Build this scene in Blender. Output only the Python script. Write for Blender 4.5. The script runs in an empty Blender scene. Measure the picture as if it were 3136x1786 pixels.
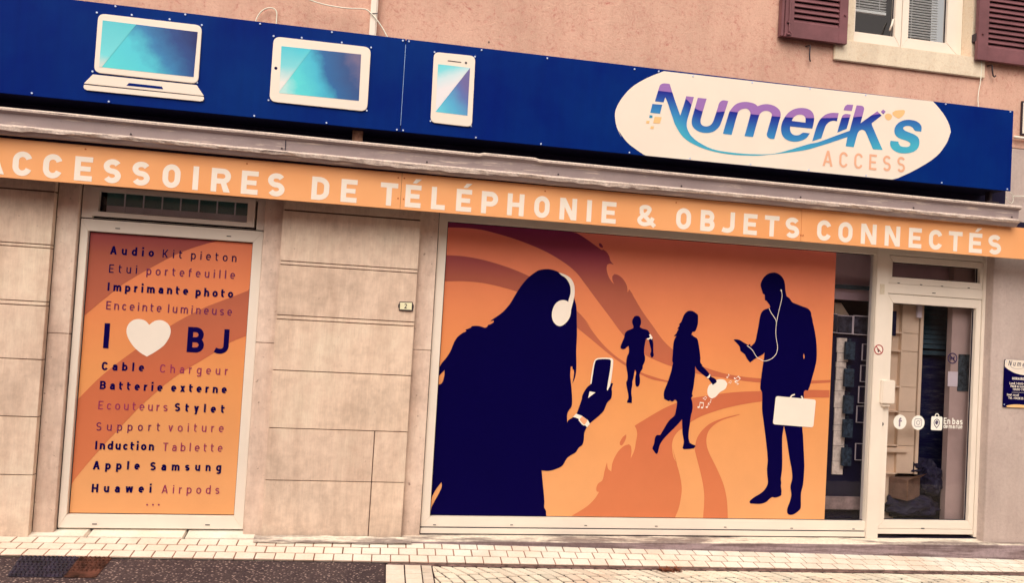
import bpy, bmesh, math, random
from mathutils import Vector, Matrix
from mathutils.geometry import tessellate_polygon
from mathutils import noise as mnoise
random.seed(7)
R = math.radians
scene = bpy.context.scene
COL = scene.collection

# ------------------------------------------------------------------ camera
CAM = Vector((0.0, -5.7, 1.73))
ROT = ((0.98425463, -0.16687364, 0.05827534),     # right
       (0.06250492, 0.02020258, -0.99784016),     # down
       (0.16533591, 0.98577129, 0.03031491))      # forward
FPX, CX, CY = 2250.0, 1568.0, 893.0
cd = bpy.data.cameras.new('camera'); cam = bpy.data.objects.new('camera', cd); COL.objects.link(cam)
cd.sensor_width = 36.0; cd.lens = 36.0 * FPX / 3136.0; cd.clip_start = 0.05; cd.clip_end = 2000
r_, d_, f_ = (Vector(v) for v in ROT)
cam.matrix_world = Matrix(((r_.x, -d_.x, -f_.x, CAM.x), (r_.y, -d_.y, -f_.y, CAM.y),
                           (r_.z, -d_.z, -f_.z, CAM.z), (0, 0, 0, 1)))
scene.camera = cam

# ------------------------------------------------------------------ sky and sun (overcast, bright)
SUN_EL, SUN_AZ = R(51), R(202)          # azimuth clockwise from +Y: from the street, a little to one side
w = bpy.data.worlds.new('World'); scene.world = w; w.use_nodes = True
nt = w.node_tree; bg = nt.nodes['Background']
sky = nt.nodes.new('ShaderNodeTexSky'); sky.sky_type = 'NISHITA'; sky.sun_disc = False
sky.sun_elevation = SUN_EL; sky.sun_rotation = SUN_AZ; sky.dust_density = 4.0; sky.ozone_density = 1.0
hs = nt.nodes.new('ShaderNodeHueSaturation'); hs.inputs['Saturation'].default_value = 0.22
mx = nt.nodes.new('ShaderNodeMix'); mx.data_type = 'RGBA'; mx.blend_type = 'MULTIPLY'; mx.inputs[0].default_value = 1.0
mx.inputs[7].default_value = (1.0, 0.885, 0.775, 1)
nt.links.new(sky.outputs[0], hs.inputs['Color']); nt.links.new(hs.outputs[0], mx.inputs[6])
nt.links.new(mx.outputs[2], bg.inputs[0]); bg.inputs[1].default_value = 0.15
sd = bpy.data.lights.new('sun', 'SUN'); sd.energy = 1.3; sd.angle = R(60); sd.color = (1.0, 0.91, 0.785)
so = bpy.data.objects.new('sun', sd); COL.objects.link(so); so.location = (-4, -8, 12)
sdir = Vector((math.sin(SUN_AZ) * math.cos(SUN_EL), math.cos(SUN_AZ) * math.cos(SUN_EL), math.sin(SUN_EL)))
so.rotation_euler = sdir.to_track_quat('Z', 'Y').to_euler()
vs = scene.view_settings; vs.view_transform = 'Standard'; vs.look = 'None'; vs.exposure = 0.40; vs.gamma = 1.0
vs.use_curve_mapping = False
scene.cycles.max_bounces = 8; scene.cycles.transparent_max_bounces = 12

# ------------------------------------------------------------------ helpers
def lin(c):
    return tuple((v / 255 / 12.92) if v / 255 <= 0.04045 else ((v / 255 + 0.055) / 1.055) ** 2.4 for v in c)

LIGHT = (1.06, 0.93, 0.78)
def T(r, g, b, k=1.0):
    """albedo of a surface seen as that sRGB colour under k of the open daylight"""
    return tuple(min(0.9, v / l / k) for v, l in zip(lin((r, g, b)), LIGHT))

def at(px, py, Y):
    d = r_ * ((px - CX) / FPX) + d_ * ((py - CY) / FPX) + f_
    return CAM + d * ((Y - CAM.y) / d.y)

def XZ(px, py, Y):
    p = at(px, py, Y); return (p.x, p.z)

class Mat:
    def __init__(s, name, rough=0.6, spec=0.3):
        s.m = bpy.data.materials.new(name); s.m.use_nodes = True; s.t = s.m.node_tree
        s.b = s.t.nodes['Principled BSDF']; s.b.inputs['Roughness'].default_value = rough
        s.b.inputs['Specular IOR Level'].default_value = spec
        s._pos = None
    def n(s, typ, **kw):
        nd = s.t.nodes.new(typ)
        for k, v in kw.items(): setattr(nd, k, v)
        return nd
    def l(s, a, b): s.t.links.new(a, b)
    def pos(s):
        if s._pos is None: s._pos = s.n('ShaderNodeNewGeometry')
        return s._pos.outputs['Position']
    def axis(s, a):
        x = s.n('ShaderNodeSeparateXYZ'); s.l(s.pos(), x.inputs[0]); return x.outputs[a]
    def mapped(s, scale):
        v = s.n('ShaderNodeVectorMath', operation='MULTIPLY'); s.l(s.pos(), v.inputs[0]); v.inputs[1].default_value = scale
        return v.outputs[0]
    def noise(s, scale, detail=4, rough=0.6, vec=None):
        t = s.n('ShaderNodeTexNoise'); t.inputs['Scale'].default_value = scale; t.inputs['Detail'].default_value = detail
        t.inputs['Roughness'].default_value = rough
        s.l(vec if vec is not None else s.pos(), t.inputs['Vector']); return t.outputs['Fac']
    def ramp(s, fac, stops, interp='LINEAR'):
        r = s.n('ShaderNodeValToRGB'); cr = r.color_ramp; cr.interpolation = interp
        while len(cr.elements) < len(stops): cr.elements.new(0.5)
        for e, (p, c) in zip(cr.elements, stops):
            e.position = p; e.color = (c[0], c[1], c[2], 1) if hasattr(c, '__len__') else (c, c, c, 1)
        s.l(fac, r.inputs[0]); return r.outputs[0]
    def mapr(s, v, a, b, c=0.0, d=1.0):
        m = s.n('ShaderNodeMapRange'); s.l(v, m.inputs[0])
        for i, x in enumerate((a, b, c, d)): m.inputs[i + 1].default_value = x
        return m.outputs[0]
    def math(s, op, a, b=None):
        m = s.n('ShaderNodeMath', operation=op)
        for i, x in enumerate((a, b)):
            if x is None: continue
            if isinstance(x, (int, float)): m.inputs[i].default_value = x
            else: s.l(x, m.inputs[i])
        return m.outputs[0]
    def mix(s, fac, a, b, mode='MIX'):
        m = s.n('ShaderNodeMix', data_type='RGBA', blend_type=mode)
        for sock, x in ((m.inputs[0], fac), (m.inputs[6], a), (m.inputs[7], b)):
            if isinstance(x, (int, float)): sock.default_value = x
            elif isinstance(x, tuple): sock.default_value = (x[0], x[1], x[2], 1)
            else: s.l(x, sock)
        return m.outputs[2]
    def color(s, c):
        if isinstance(c, tuple): s.b.inputs['Base Color'].default_value = (c[0], c[1], c[2], 1)
        else: s.l(c, s.b.inputs['Base Color'])
        return s
    def bump(s, h, strength=0.3, dist=0.01):
        b = s.n('ShaderNodeBump'); b.inputs['Strength'].default_value = strength; b.inputs['Distance'].default_value = dist
        s.l(h, b.inputs['Height']); s.l(b.outputs[0], s.b.inputs['Normal']); return s

def flat(name, c, rough=0.6, spec=0.3, var=0.06, vscale=3.0, metallic=0.0):
    m = Mat(name, rough, spec); m.b.inputs['Metallic'].default_value = metallic
    n = m.noise(vscale, 5, 0.65)
    d = tuple(v * (1 - 2.2 * var) for v in c); u = tuple(min(0.95, v * (1 + 1.4 * var)) for v in c)
    m.color(m.ramp(n, [(0.3, d), (0.7, u)])); return m.m

def zgrad(name, stops, z0, z1, rough=0.5, spec=0.1):
    """printed vertical gradient; stops are (height, colour)"""
    m = Mat(name, rough, spec)
    f = m.mapr(m.axis(2), z0, z1)
    c = m.ramp(f, [((z - z0) / (z1 - z0), col) for z, col in stops])
    n = m.noise(2.5, 5, 0.6)
    m.color(m.mix(0.10, c, m.ramp(n, [(0.3, 0.25), (0.7, 1.0)]), 'MULTIPLY')); return m.m

def props(o, label=None, cat=None, group=None, kind=None):
    if label: o['label'] = label
    if cat: o['category'] = cat
    if group: o['group'] = group
    if kind: o['kind'] = kind
    return o

def thing(name, loc, label, cat, group=None):
    o = bpy.data.objects.new(name, None); COL.objects.link(o); o.location = loc; o.empty_display_size = 0.1
    return props(o, label, cat, group)

def origin_of(p):
    v = Vector((0, 0, 0))
    while p is not None: v = v + p.location; p = p.parent
    return v

class MB:
    """collects shapes in world coordinates, builds one mesh object"""
    def __init__(s): s.v = []; s.f = []; s.mi = []
    def add(s, vs, fs, mi=0):
        k = len(s.v); s.v += [tuple(v) for v in vs]; s.f += [tuple(i + k for i in f) for f in fs]; s.mi += [mi] * len(fs)
        return s
    def box(s, x0, x1, y0, y1, z0, z1, mi=0):
        x0, x1 = min(x0, x1), max(x0, x1); y0, y1 = min(y0, y1), max(y0, y1); z0, z1 = min(z0, z1), max(z0, z1)
        v = [(x, y, z) for z in (z0, z1) for y in (y0, y1) for x in (x0, x1)]
        return s.add(v, [(0, 2, 3, 1), (4, 5, 7, 6), (0, 1, 5, 4), (2, 6, 7, 3), (0, 4, 6, 2), (1, 3, 7, 5)], mi)
    def poly(s, pts, Y, thick=0.0, holes=(), mi=0):
        """flat polygon in the facade plane: pts are (x, z); facing the street"""
        loops = [pts] + list(holes)
        tri = tessellate_polygon([[Vector((x, z, 0)) for x, z in L] for L in loops])
        flatp = [p for L in loops for p in L]
        k = len(flatp); vs = [(x, Y, z) for x, z in flatp]; fs = []
        for a, b, c in tri:
            (ax, az), (bx, bz), (cx, cz) = flatp[a], flatp[b], flatp[c]
            cr = (bx - ax) * (cz - az) - (bz - az) * (cx - ax)
            if abs(cr) < 1e-12: continue
            fs.append((a, b, c) if cr > 0 else (a, c, b))
        if thick:
            vs += [(x, Y + thick, z) for x, z in flatp]; o = 0
            for L in loops:
                n = len(L)
                ar = sum(L[i][0] * L[(i + 1) % n][1] - L[(i + 1) % n][0] * L[i][1] for i in range(n))
                for i in range(n):
                    a, b = o + i, o + (i + 1) % n
                    fs.append((a, a + k, b + k, b) if ar > 0 else (a, b, b + k, a + k))
                o += n
        return s.add(vs, fs, mi)
    def tube(s, pts, rad, n=6, mi=0):
        pts = [Vector(p) for p in pts]; vs = []; fs = []
        for i, p in enumerate(pts):
            d = (pts[min(i + 1, len(pts) - 1)] - pts[max(i - 1, 0)]).normalized()
            a = d.orthogonal().normalized() if abs(d.y) > 0.9 else d.cross(Vector((0, 1, 0))).normalized()
            b = d.cross(a)
            for k in range(n):
                t = 2 * math.pi * k / n; vs.append(p + a * rad * math.cos(t) + b * rad * math.sin(t))
        for i in range(len(pts) - 1):
            for k in range(n):
                fs.append((i * n + k, i * n + (k + 1) % n, (i + 1) * n + (k + 1) % n, (i + 1) * n + k))
        fs.append(tuple(range(n - 1, -1, -1))); fs.append(tuple((len(pts) - 1) * n + k for k in range(n)))
        return s.add(vs, fs, mi)
    def grid(s, xs, ys, fn, mi=0):
        vs = [fn(x, y) for y in ys for x in xs]; n = len(xs)
        return s.add(vs, [(j * n + i, j * n + i + 1, (j + 1) * n + i + 1, (j + 1) * n + i)
                          for j in range(len(ys) - 1) for i in range(n - 1)], mi)
    def build(s, name, mat, parent=None, bevel=0.0, label=None, cat=None, group=None, kind=None, smooth=False, recalc=False):
        me = bpy.data.meshes.new(name); o0 = origin_of(parent)
        me.from_pydata([tuple(Vector(v) - o0) for v in s.v], [], s.f)
        for mm in (mat if isinstance(mat, (list, tuple)) else [mat]): me.materials.append(mm)
        me.polygons.foreach_set('material_index', s.mi)
        if bevel or recalc:
            bm = bmesh.new(); bm.from_mesh(me)
            if recalc: bmesh.ops.recalc_face_normals(bm, faces=bm.faces)
            if bevel:
                ed = [e for e in bm.edges if len(e.link_faces) == 2 and e.calc_face_angle(0) > 0.6]
                bmesh.ops.bevel(bm, geom=ed, offset=bevel, segments=2, affect='EDGES', clamp_overlap=True)
            bm.to_mesh(me); bm.free()
        if smooth: me.polygons.foreach_set('use_smooth', [True] * len(me.polygons))
        me.update()
        o = bpy.data.objects.new(name, me); COL.objects.link(o)
        if parent is not None: o.parent = parent
        return props(o, label, cat, group, kind)

def local(mb, name, mat, parent, bevel=0.0):
    o = mb.build(name, mat, None, bevel); o.parent = parent; return o

def crop(ox, oy, s, pts):
    return [(ox + x / s, oy + y / s) for x, y in pts]

def smooth_poly(p, sub=4, closed=True, corner=48):
    n = len(p); out = []
    def ang(i):
        a = Vector(p[i]) - Vector(p[(i - 1) % n]); b = Vector(p[(i + 1) % n]) - Vector(p[i])
        if a.length < 1e-9 or b.length < 1e-9: return 180
        return math.degrees(a.angle(b))
    for i in range(n if closed else n - 1):
        p0, p1, p2, p3 = (Vector(p[(i + k) % n]) for k in (-1, 0, 1, 2))
        c1 = ang(i) > corner or (not closed and i == 0); c2 = ang((i + 1) % n) > corner or (not closed and i == n - 2)
        if not closed and i == 0: c1 = True
        L = (p2 - p1).length
        m1 = (p2 - p1) if c1 else (p2 - p0).normalized() * L
        m2 = (p2 - p1) if c2 else (p3 - p1).normalized() * L
        for k in range(sub):
            t = k / sub; t2, t3 = t * t, t * t * t
            q = p1 * (2 * t3 - 3 * t2 + 1) + m1 * (t3 - 2 * t2 + t) + p2 * (-2 * t3 + 3 * t2) + m2 * (t3 - t2)
            out.append((q.x, q.y))
    if not closed: out.append(tuple(p[-1]))
    return out

def art(px, Y, sm=True, sub=4, corner=48):
    p = smooth_poly(px, sub, True, corner) if sm else px
    return [XZ(x, y, Y) for x, y in p]

def strip2(pts, wd, closed=False):
    """a drawn line of width wd round a polyline in the plane: list of quads"""
    n = len(pts); L = []; Rr = []
    for i in range(n):
        a = Vector(pts[(i - 1) % n]) if (closed or i > 0) else None
        c = Vector(pts[i]); b = Vector(pts[(i + 1) % n]) if (closed or i < n - 1) else None
        d1 = (c - a).normalized() if a is not None else None; d2 = (b - c).normalized() if b is not None else None
        if d1 is None: d1 = d2
        if d2 is None: d2 = d1
        n1 = Vector((-d1.y, d1.x)); n2 = Vector((-d2.y, d2.x)); m = (n1 + n2)
        m = m.normalized() if m.length > 1e-6 else n1
        k = wd / 2 / max(0.5, m.dot(n1))
        L.append((c.x + m.x * k, c.y + m.y * k)); Rr.append((c.x - m.x * k, c.y - m.y * k))
    return [(Rr[i], Rr[(i + 1) % n], L[(i + 1) % n], L[i]) for i in range(n if closed else n - 1)]

def add_strip(mb, pts, wd, Y, closed=False, mi=0):
    for q in strip2(pts, wd, closed): mb.poly(list(q), Y, mi=mi)

def ell(cx, cy, rx, ry, a0, a1, n=14):
    return [(cx + rx * math.cos(R(a0 + (a1 - a0) * i / n)), cy + ry * math.sin(R(a0 + (a1 - a0) * i / n))) for i in range(n + 1)]

def rrect(x0, x1, z0, z1, r, n=5):
    o = []
    for cx, cz, a in ((x1 - r, z1 - r, 0), (x0 + r, z1 - r, 90), (x0 + r, z0 + r, 180), (x1 - r, z0 + r, 270)):
        o += ell(cx, cz, r, r, a, a + 90, n)
    return o

# ------------------------------------------------------------------ a plain monoline sans drawn by strokes (unit = cap height)
XH = 0.74
DEFW = dict(A=.70, B=.60, C=.60, D=.63, E=.53, F=.5, H=.64, I=.2, J=.45, K=.62, L=.50, M=.80, N=.66, O=.66, P=.58, R=.61, S=.57, T=.58,
            U=.62, V=.66, a=.50, b=.54, c=.47, d=.54, e=.53, f=.34, g=.53, h=.52, i=.16, j=.2, k=.5, l=.16, m=.82, n=.52, o=.55,
            p=.54, r=.34, s=.47, t=.36, u=.52, v=.5, w=.76, x=.5, y=.5)
DEFW.update({'É': .53, 'é': .53, '&': .74, '.': .16, ':': .16, '-': .36, '@': .8, ' ': .3})
for ch_ in '0123456789': DEFW[ch_] = .55

def glyph(c, t, w):
    h = t / 2; S = []; P = []
    def st(p, cl=False): S.append((p, cl))
    def rect(x0, y0, x1, y1): P.append([(x0, y0), (x1, y0), (x1, y1), (x0, y1)])
    def para(xb, xt, y0, y1, tt): P.append([(xb, y0), (xb + tt, y0), (xt + tt, y1), (xt, y1)])
    def oval(x0, y0, x1, y1, ry):
        cx = (x0 + x1) / 2; rx = (x1 - x0) / 2
        return ell(cx, y1 - ry, rx, ry, 0, 180, 14) + ell(cx, y0 + ry, rx, ry, 180, 360, 14)
    def bowl(y0, y1, xr, x0=None):
        x0 = h if x0 is None else x0; r = (y1 - y0) / 2; rx = min(r, (xr - x0) * .7)
        return [(x0, y1)] + ell(xr - rx, y1 - r, rx, r, 90, -90, 14) + [(x0, y0)]
    X = XH; tt = t * 1.08
    if c in 'AÀ':
        para(0, w / 2 - tt / 2, 0, 1, tt); P.append([(w - tt, 0), (w, 0), (w / 2 + tt / 2, 1), (w / 2 - tt / 2, 1)]); rect(w * .2, .23, w * .8, .23 + t * .9)
    elif c == 'B':
        rect(0, 0, t, 1); st(bowl(.5, 1 - h, w - h - .03)); st(bowl(h, .5, w - h))
    elif c == 'C': st(ell(w / 2, 1 - h - .27, w / 2 - h, .27, 18, 180) + ell(w / 2, h + .27, w / 2 - h, .27, 180, 342))
    elif c == 'D':
        rx = (w - t) * .62; st([(h, 1 - h)] + ell(w - h - rx, 1 - h - .27, rx, .27, 90, 0, 8) + ell(w - h - rx, h + .27, rx, .27, 0, -90, 8) + [(h, h)]); rect(0, 0, t, 1)
    elif c in 'EÉF':
        rect(0, 0, t, 1); rect(t * .5, 1 - t * .95, w, 1); rect(t * .5, .5 - t * .45, w * .9, .5 + t * .45)
        if c != 'F': rect(t * .5, 0, w, t * .95)
        if c == 'É': P.append([(w * .42, 1.07), (w * .42 + t * .75, 1.07), (w * .62 + t * 1.15, 1.27), (w * .62, 1.27)])
    elif c == 'H': rect(0, 0, t, 1); rect(w - t, 0, w, 1); rect(t * .5, .5 - t * .45, w - t * .5, .5 + t * .45)
    elif c == 'I': rect(w / 2 - h, 0, w / 2 + h, 1)
    elif c == 'J': st([(w - h, 1)] + ell(w - h - w * .42, h + .22, w * .42, .22, 0, -90, 8) + [(w * .2, h + .01), (.01, h + .05)])
    elif c == 'K': rect(0, 0, t, 1); para(t * .6, w - tt * 1.1, .38, 1, tt * 1.1); P.append([(w - tt * 1.15, 0), (w, 0), (t * 1.1 + tt * .9, .62), (t * 1.1, .5)])
    elif c == 'L': rect(0, 0, t, 1); rect(t * .5, 0, w, t * .95)
    elif c == 'M':
        rect(0, 0, t, 1); rect(w - t, 0, w, 1); P.append([(w / 2 - tt / 2, .25), (w / 2 + tt / 2, .25), (tt, 1), (0, 1)]); para(w / 2 - tt / 2, w - tt, .25, 1, tt)
    elif c == 'N': rect(0, 0, t, 1); rect(w - t, 0, w, 1); P.append([(w - tt * 1.05, 0), (w, 0), (tt * 1.05, 1), (0, 1)])
    elif c in 'O0': st(oval(h, h, w - h, 1 - h, .28), True)
    elif c in 'PR':
        rect(0, 0, t, 1); st(bowl(.44 if c == 'P' else .46, 1 - h, w - h))
        if c == 'R': P.append([(w - tt * 1.1, 0), (w, 0), (w * .45 + tt * .9, .48), (w * .45, .48)])
    elif c in 'Ss':
        H = 1 if c == 'S' else X; ry = (H - t) / 4; rx = w / 2 - h
        st(ell(w / 2, H / 2 + ry, rx, ry, 28, 262, 16) + ell(w / 2, H / 2 - ry, rx, ry, 82, -152, 16))
    elif c == 'T': rect(w / 2 - h, 0, w / 2 + h, 1 - t * .5); rect(0, 1 - t * .95, w, 1)
    elif c == 'U': st([(h, 1)] + ell(w / 2, h + .27, w / 2 - h, .27, 180, 360) + [(w - h, 1)])
    elif c in 'VvWwxy' and c not in 'W':
        H = 1 if c == 'V' else X
        if c in 'Vv': P.append([(w / 2 - tt / 2, 0), (w / 2 + tt / 2, 0), (tt, H), (0, H)]); para(w / 2 - tt / 2, w - tt, 0, H, tt)
        if c == 'w':
            q = w / 4
            P.append([(q - h, 0), (q + h, 0), (t, H), (0, H)]); para(q - h, w / 2 - h, 0, H, t)
            P.append([(3 * q - h, 0), (3 * q + h, 0), (w / 2 + h, H), (w / 2 - h, H)]); para(3 * q - h, w - t, 0, H, t)
        if c == 'x': para(0, w - tt, 0, H, tt); P.append([(w - tt, 0), (w, 0), (tt, H), (0, H)])
        if c == 'y': P.append([(w / 2 - tt / 2, 0), (w / 2 + tt / 2, 0), (tt, H), (0, H)]); para(w * .18, w - tt, -.27, H, tt)
    elif c == '&':
        st([(w - .02, .02)] + [(w * .22, .62)] + ell(w * .43, .80, w * .23, .2 - h, 200, -20, 12) + [(w * .55, .6), (w * .25, .46)]
           + ell(w * .40, .25 + h * .2, w * .40 - h, .25 - h * .8, 130, 290, 12) + [(w * .72, .16), (w * .86, .42)])
    elif c in '123456789':
        if c == '1': rect(w * .5, 0, w * .5 + t, 1); para(w * .12, w * .5, .72, .98, t)
        elif c == '2': st(ell(w / 2, 1 - h - .24, w / 2 - h, .24, 165, -20, 12) + [(h * 1.3, h)]); rect(0, 0, w, t)
        elif c == '4': rect(w * .62, 0, w * .62 + t, 1); rect(0, .2, w, .2 + t); para(0, w * .6, .22, 1, t)
        elif c == '7': rect(0, 1 - t, w, 1); para(w * .2, w - t, 0, 1, t)
        elif c == '5': rect(0, 1 - t, w * .92, 1); rect(.02, .5, .02 + t, 1); st(ell(w / 2, h + .26, w / 2 - h, .26, 150, -150, 14))
        elif c == '3': st(ell(w / 2, .75 - h * .5, w / 2 - h * 1.2, .25 - h * .5, 150, -90, 12)); st(ell(w / 2, .25 + h * .5, w / 2 - h, .25 - h * .0, 90, -150, 12))
        elif c == '8': st(oval(h * 1.3, .5, w - h * 1.3, 1 - h, .22), True); st(oval(h, h, w - h, .5, .22), True)
        elif c == '6': st(oval(h, h, w - h, .58, .26), True); st(ell(w * .62, .55, w * .62 - h, .45 - h, 180, 100, 8))
        elif c == '9': st(oval(h, .42, w - h, 1 - h, .26), True); st(ell(w * .38, .45, w * .62 - h, .45 - h, 0, -80, 8))
    elif c == 'a':
        st(ell(w * .52, X - h - .17, w * .48 - h, .17, 165, 0, 10) + [(w - h, 0)])
        st([(w - h, X * .58)] + ell(w * .42, X * .29 + h * .4, w * .42 - h, X * .29 - h * .5, 90, 270, 10) + [(w - h, h + .09)])
    elif c in 'bdpqgo':
        st(oval(h, h, w - h, X - h, .25), True)
        if c == 'b': rect(0, 0, t, 1.03)
        if c == 'd': rect(w - t, 0, w, 1.03)
        if c == 'p': rect(0, -.27, t, X)
        if c == 'g': st([(w - h, X)] + ell(w / 2, -.1, w / 2 - h, .18 - h * .4, 0, -150, 10))
    elif c == 'c': st(ell(w / 2, X - h - .22, w / 2 - h, .22, 25, 180, 10) + ell(w / 2, h + .22, w / 2 - h, .22, 180, 335, 10))
    elif c in 'eé':
        st([(w - h, X * .5)] + ell(w / 2, X - h - .24, w / 2 - h, .24, 0, 180, 12) + ell(w / 2, h + .24, w / 2 - h, .24, 180, 315, 10)); rect(h, X * .5 - t * .45, w - .005, X * .5 + t * .4)
        if c == 'é': para(w * .45, w * .65, X + .09, X + .28, t)
    elif c == 'f': st([(w * .32, 0)] + ell(w * .32 + .17, 1.03 - h - .17, .17, .17, 180, 80, 8)); rect(0, X - t * .9, w, X)
    elif c in 'hnmu':
        if c == 'u': st([(h, X)] + ell(w / 2, h + .22, w / 2 - h, .22, 180, 360, 12)); rect(w - t, 0, w, X)
        else:
            rect(0, 0, t, 1.03 if c == 'h' else X)
            if c == 'm':
                m = (w - t) / 2
                st(ell(h + m / 2, X - h - .2, m / 2, .2, 180, 0, 12) + [(h + m, 0)]); st(ell(h + m * 1.5, X - h - .2, m / 2, .2, 180, 0, 12) + [(h + 2 * m, 0)])
            else: st(ell(w / 2, X - h - .22, w / 2 - h, .22, 180, 0, 12) + [(w - h, 0)])
    elif c in 'ijl':
        rect(w / 2 - h, 0, w / 2 + h, 1.03 if c == 'l' else X)
        if c != 'l': rect(w / 2 - h * 1.05, X + .13, w / 2 + h * 1.05, X + .13 + t * 1.05)
    elif c == 'k': rect(0, 0, t, 1.03); para(t * .6, w - tt, .25, X, tt); P.append([(w - tt, 0), (w, 0), (w * .45 + tt * .8, .46), (w * .45 - .02, .36)])
    elif c == 'r': rect(0, 0, t, X); st(ell(w * .85, X - h - .24, w * .85 - h, .24, 180, 82, 8))
    elif c == 't': st([(w * .32, .96)] + ell(w * .32 + .16, h + .16, .16, .16, 180, 285, 8)); rect(0, X - t * .9, w, X)
    elif c in '.:':
        rect(w / 2 - h * 1.1, 0, w / 2 + h * 1.1, t * 1.1)
        if c == ':': rect(w / 2 - h * 1.1, .5, w / 2 + h * 1.1, .5 + t * 1.1)
    elif c == '-': rect(0, .4, w, .4 + t)
    elif c == '@': st(oval(h, h, w - h, 1 - h, .3), True); st(oval(w * .32, .3, w * .68, .7, .15), True)
    return S, P

def put_glyph(mb, c, t, w, x, z, cap, Y, ux=1.0, shear=0.0, mi=0):
    """glyph drawn at (x, z) with cap height in metres; each stroke 0.15 mm proud of the one before"""
    S, P = glyph(c, t, w); k = 0
    for pts, cl in S:
        for q in strip2(pts, t, cl):
            mb.poly([(x + (a + shear * b) * cap * ux, z + b * cap) for a, b in q], Y - 0.00015 * k, mi=mi); k += .04
        k += 1
    for q in P:
        mb.poly([(x + (a + shear * b) * cap * ux, z + b * cap) for a, b in q], Y - 0.00015 * k, mi=mi); k += 1

def put_text(mb, word, L, Rt, cap, t, Y, mi=0, shear=0.0):
    """word with its baseline from pixel L to pixel Rt on the plane Y; letter gaps take up the slack"""
    x0, z0 = XZ(L[0], L[1], Y); x1, z1 = XZ(Rt[0], Rt[1], Y)
    ws = [DEFW.get(c, .5) for c in word]
    if t > .15: ws = [v + (t - .12) * .7 for v in ws]
    tot = (x1 - x0) / cap
    gap = (tot - sum(ws)) / max(1, len(word) - 1)
    ux = 1.0
    if gap < .04: ux = tot / (sum(ws) + .06 * (len(word) - 1)); gap = .06
    x = x0
    for c, wd in zip(word, ws):
        u = (x - x0) / max(1e-6, x1 - x0)
        put_glyph(mb, c, t, wd, x, z0 + (z1 - z0) * u, cap, Y, ux, shear, mi)
        x += (wd + gap) * cap * ux

# ------------------------------------------------------------------ materials
NAVY = (0.0020, 0.0006, 0.050)
def stone_mat(name, c, fine=1.0, flecks=0.35, bump=0.35):
    m = Mat(name, 0.85, 0.12)
    big = m.noise(1.5, 6, 0.62); med = m.noise(12, 6, 0.72)
    streak = m.noise(1.0, 5, 0.75, m.mapped((95 * fine, 95 * fine, 7)))
    spots = m.noise(30, 4, 0.6); run = m.noise(1.0, 6, .65, m.mapped((5.5, 5.5, .9)))
    c1 = m.ramp(big, [(0.28, tuple(v * .74 for v in c)), (0.50, c), (0.75, tuple(min(.9, v * 1.10) for v in c))])
    c2 = m.mix(0.42, c1, m.ramp(streak, [(0.3, 0.70), (0.62, 1.0)]), 'MULTIPLY')
    c3 = m.mix(0.55, c2, m.ramp(med, [(0.3, (.76, .71, .69)), (0.6, (1, 1, 1))]), 'MULTIPLY')
    c3 = m.mix(0.38, c3, m.ramp(run, [(0.34, (.56, .47, .43)), (0.56, (1, 1, 1))]), 'MULTIPLY')
    c4 = m.mix(flecks, c3, m.ramp(spots, [(0.25, (.22, .13, .13)), (0.34, (1, 1, 1))]), 'MULTIPLY')
    pg = m.n('ShaderNodeNewGeometry')
    c5 = m.mix(1.0, c4, m.ramp(pg.outputs['Random Per Island'], [(0, (.92, .90, .90)), (.5, (1, .99, .97)), (1, (1.0, 1.0, 1.0))]), 'MULTIPLY')
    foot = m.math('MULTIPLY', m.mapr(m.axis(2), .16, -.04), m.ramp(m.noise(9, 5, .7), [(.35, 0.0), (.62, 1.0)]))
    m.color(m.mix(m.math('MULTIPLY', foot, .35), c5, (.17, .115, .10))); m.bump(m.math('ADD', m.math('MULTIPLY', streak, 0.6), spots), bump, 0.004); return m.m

def plaster_mat(name, c, dark, scale=1.0, bump=0.5):
    m = Mat(name, 0.9, 0.12)
    big = m.noise(0.9, 6, 0.6); swirl = m.n('ShaderNodeTexNoise'); m.l(m.pos(), swirl.inputs['Vector'])
    swirl.inputs['Scale'].default_value = 13 * scale; swirl.inputs['Detail'].default_value = 9; swirl.inputs['Roughness'].default_value = .72
    swirl.inputs['Distortion'].default_value = 2.6
    fine = m.noise(75 * scale, 4, 0.7)
    c1 = m.ramp(big, [(0.3, tuple(v * .82 for v in c)), (0.7, tuple(min(.9, v * 1.1) for v in c))])
    runs = m.noise(1.0, 5, .6, m.mapped((6, 6, .7))); c1 = m.mix(.30, c1, m.ramp(runs, [(.36, (.70, .62, .60)), (.56, (1, 1, 1))]), 'MULTIPLY')
    brk = m.noise(4.5 * scale, 3, .6); med = m.noise(26 * scale, 6, .75)
    fl = m.math('MULTIPLY', m.ramp(swirl.outputs['Fac'], [(0.34, 1.0), (0.45, .32), (0.58, 0.0)]), m.ramp(brk, [(.40, .15), (.62, 1.0)]))
    fl = m.math('MULTIPLY', fl, m.ramp(med, [(.62, 1.0), (.40, .25)][::-1]))
    c2 = m.mix(fl, c1, dark)
    c2 = m.mix(m.ramp(med, [(.55, 0.0), (.68, .55)]), c2, dark)
    c3 = m.mix(0.35, c2, m.ramp(fine, [(0.3, 0.7), (0.6, 1.0)]), 'MULTIPLY')
    m.color(c3); m.bump(m.math('ADD', swirl.outputs['Fac'], m.math('MULTIPLY', fine, .4)), bump, 0.01); return m.m

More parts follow.
